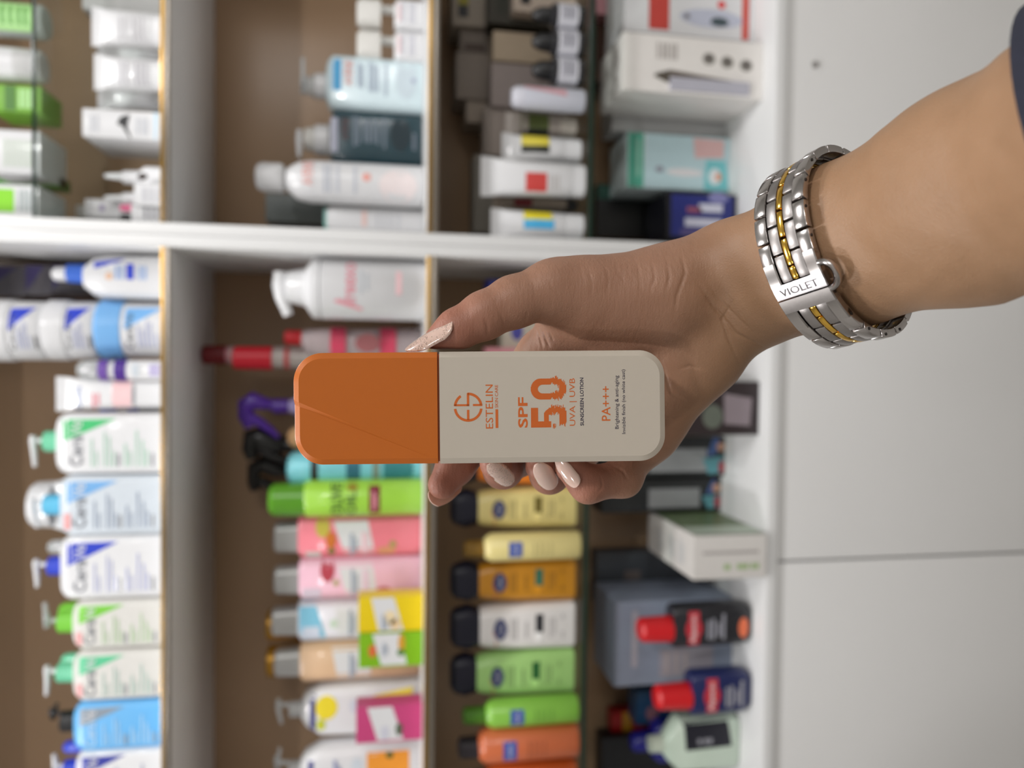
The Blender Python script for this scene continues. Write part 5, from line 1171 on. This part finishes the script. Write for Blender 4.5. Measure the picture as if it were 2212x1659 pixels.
# ---- lower row, left bay, on the worktop
Y0 = on_top(1640, 880)
P = carton('dark brown carton with a mauve panel under the hand', 824, 940, 1470, 1642, ZCT, Y0, .03, M((48, 38, 40), .4)); P.patch([(1566, 916), (1564, 850), (1626, 860), (1622, 920)], M((140, 128, 134), .45), 'mauve_panel'); P.disc(1540, 900, 22, 26, M((100, 106, 96), .45), 'grey_green_patch')
HD = 'black hair dye cartons'
for k, (ya, yb, xb_) in enumerate(((944, 1030, 1566), (1034, 1106, 1558))):
    P = carton(('black hair dye carton with a pale panel beside the brown one', 'black hair dye carton with a pale panel next to the white slab box')[k], ya, yb, 1300, xb_, ZCT, on_top(xb_, 1000), .03, M((34, 36, 38), .4), HD)
    w = yb - ya; P.rect(1400, 1526 - 14 * k, ya + w * .3, yb - w * .12, M((150, 152, 154), .45), 'pale_panel'); P.patch([(1530, yb - 4), (1516, ya + w * .55), (xb_ - 3, ya + w * .5), (xb_ - 3, yb - 8)], M((90, 150, 160), .45), 'teal_shape', .0006); P.patch([(1524, ya + w * .5), (1540, ya + 2), (xb_ - 12, ya + 4), (1546, ya + w * .45)], M((70, 96, 150), .45), 'blue_shape', .0006); P.disc(xb_ - 8, yb - 20, 6, 14, M((170, 60, 70), .45), 'red_shape', .0008); P.disc(xb_ - 10, ya + 22, 9, 10, M((196, 150, 126), .45), 'face_patch', .0009)
P = Prod('slab_box', 'long white box with green letters jutting over the worktop edge', 'box', 1154, 1250, 1500, 1676, ZCT, YF - .006, .10)
P.box('carton_body', 1500, 1671, 1156, 1250, .10, M((222, 218, 214), .4), surf=True)
P.bars([(1586, 66, 1190, 1196)], M((176, 170, 168), .5)); 
for a, b in ((1578, 8), (1615, 14), (1644, 10)): P.rect(a - b, a + b, 1218, 1230, M((168, 190, 140), .5), 'green_letter')
hw = 48 * P.sx; hz = P.Z(1500)
# its picture side faces the middle of the picture
vs = [(hw + .0004, -.098, .004), (hw + .0004, .096, .004), (hw + .0004, .096, hz - .004), (hw + .0004, -.098, hz - .004)]
mesh_obj('side_picture', [(hw + .0004, -.04, .004), (hw + .0004, .096, .004), (hw + .0004, .096, hz - .003), (hw + .0004, -.04, hz - .003)], [(0, 1, 2, 3)], M((104, 122, 84), .4, var=.35, scale=60), P.root)
mesh_obj('side_band', [(hw + .0004, -.098, .004), (hw + .0004, -.041, .004), (hw + .0004, -.041, hz - .003), (hw + .0004, -.098, hz - .003)], [(0, 1, 2, 3)], M((190, 204, 186), .4), P.root)
tv, tf = [], []
for i, y in enumerate((-.06, -.02, .03)):
    for j in range(3):
        k = len(tv); x0_ = -hw * .6; tv += [(x0_, y + j * .008, hz + .0004), (hw * (.3 + .1 * j), y + j * .008, hz + .0004), (hw * (.3 + .1 * j), y + j * .008 + .004, hz + .0004), (x0_, y + j * .008 + .004, hz + .0004)]; tf.append((k, k + 1, k + 2, k + 3))
mesh_obj('fine_print', tv, tf, M((196, 198, 200), .5), P.root)
Yg = on_top(1582, 1390)
P = carton('large grey-blue box with a dark top and pale print', 1296, 1476, 1328, 1582, ZCT, Yg, .06, M((150, 160, 180), .4)); P.bars([(1370, 6, 1316, 1436)], M((190, 186, 196), .5)); P.patch([(1424, 1462), (1424, 1400), (1540, 1400), (1540, 1462)], M((172, 166, 176), .45), 'pale_panel'); P.bars([(k, 4, 1408, 1454) for k in (1440, 1460, 1480)], M((190, 178, 178), .5), eps=.0008)
P = carton('dark grey carton behind the large grey-blue box', 1190, 1300, 1290, 1560, ZCT, Yg + .13, .02, M((66, 70, 76), .4)); P.bars([(1380, 20, 1230, 1250)], M((110, 100, 98), .5))
def caffeine(label, ya, yb, x0, capx, col, Yy, dot):
    P = Prod('shampoo_bottle', label, 'bottle', ya, yb, capx, 1628, ZCT, Yy, .02, 'red capped shampoo bottles'); w = yb - ya
    P.loft('body', [(1628, ya + 12, yb - 14, .014, .010), (1618, ya + 2, yb - 4, .019, .013), (1606, ya, yb - 1, .020, .014), (x0 + 6, ya + 1, yb, .02, .014), (x0, ya + 5, yb - 4, .018, .013)], M(col, .3, coat=.3), 36, surf=True)
    P.loft('cap', [(x0 + 1, ya + w * .28, yb - w * .1, None, None), (capx + 6, ya + w * .30, yb - w * .14, None, None), (capx, ya + w * .36, yb - w * .2, None, None)], M((212, 26, 34), .35), 28)
    cx = x0 + 42; P.disc(cx, ya + w * .52, 18, w * .26, M((200, 50, 64), .4), 'red_plaque'); P.rect(cx - 12, cx + 12, ya + w * .12, yb - w * .1, M((200, 50, 64), .4), 'red_plaque', .0005); P.text('Alpecin', cx - 8, cx + 8, ya + w * .2, yb - w * .14, M((240, 226, 226), .5), .01, 'brand_lettering', .0012)
    P.bars([(cx + k, 3.4, ya + w * a, ya + w * b) for k, a, b in ((32, .34, .78), (42, .3, .8), (54, .4, .72), (64, .2, .8))], M((150, 150, 160), .5))
    if dot: P.disc(1606, ya + w * .55, 11, w * .24, M((236, 120, 80), .4), 'orange_dot', .0008)
    return P
caffeine('black shampoo bottle with a red cap and orange dot', 1310, 1402, 1456, 1390, (30, 30, 36), on_top(1628, 1355), True)
caffeine('navy shampoo bottle with a red cap', 1456, 1550, 1496, 1426, (22, 32, 84), on_top(1628, 1500), False)
# corner at the picture bottom
Yc = on_top(1600, 1600)
P = Prod('mint_bottle', 'mint green bottle with a black label at the picture bottom', 'bottle', 1552, 1672, 1440, 1630, ZCT, Yc, .024)
P.loft('body', [(1630, 1560, 1666, .02, .014), (1622, 1552, 1672, .024, .018), (1478, 1554, 1670, .024, .018), (1452, 1580, 1646, .018, .016), (1440, 1596, 1630, .012, .011)], M((206, 222, 206), .3, coat=.3), 40, surf=True); P.patch([(1490, 1618), (1484, 1560), (1596, 1556), (1608, 1614)], M((30, 30, 42), .4), 'black_label'); P.bars([(k, 5, 1594, 1606) for k in (1524, 1540, 1552)], M((150, 150, 158), .5)); P.loft('cap', [(1442, 1594, 1632, None, None), (1410, 1596, 1630, None, None)], M((206, 216, 200), .35), 28)
P = Prod('blue_bottle', 'deep blue bottle behind the mint one', 'bottle', 1560, 1650, 1372, 1600, ZCT, Yc + .06, .02); P.loft('body', [(1600, 1562, 1648, .02, .012), (1440, 1560, 1650, .02, .014), (1424, 1572, 1640, .016, .012)], M((24, 24, 130), .3, coat=.3), 32, surf=True); P.loft('cap', [(1425, 1584, 1628, None, None), (1380, 1586, 1626, None, None), (1372, 1592, 1620, None, None)], M((22, 22, 120), .3), 28)
P = carton('dark teal carton behind the navy shampoo', 1486, 1560, 1374, 1570, ZCT, Yc + .10, .02, M((30, 66, 100), .4)); P.disc(1414, 1536, 15, 16, M((130, 90, 100), .45), 'face_patch')
P = carton('red and yellow carton in the dark corner', 1530, 1580, 1322, 1560, ZCT, Yc + .155, .015, M((150, 14, 14), .4)); P.rect(1350, 1374, 1532, 1578, M((170, 120, 20), .4), 'yellow_block')
P = carton('black carton at the back of the dark corner', 1585, 1680, 1300, 1560, ZCT, Yc + .135, .02, M((16, 16, 22), .4))
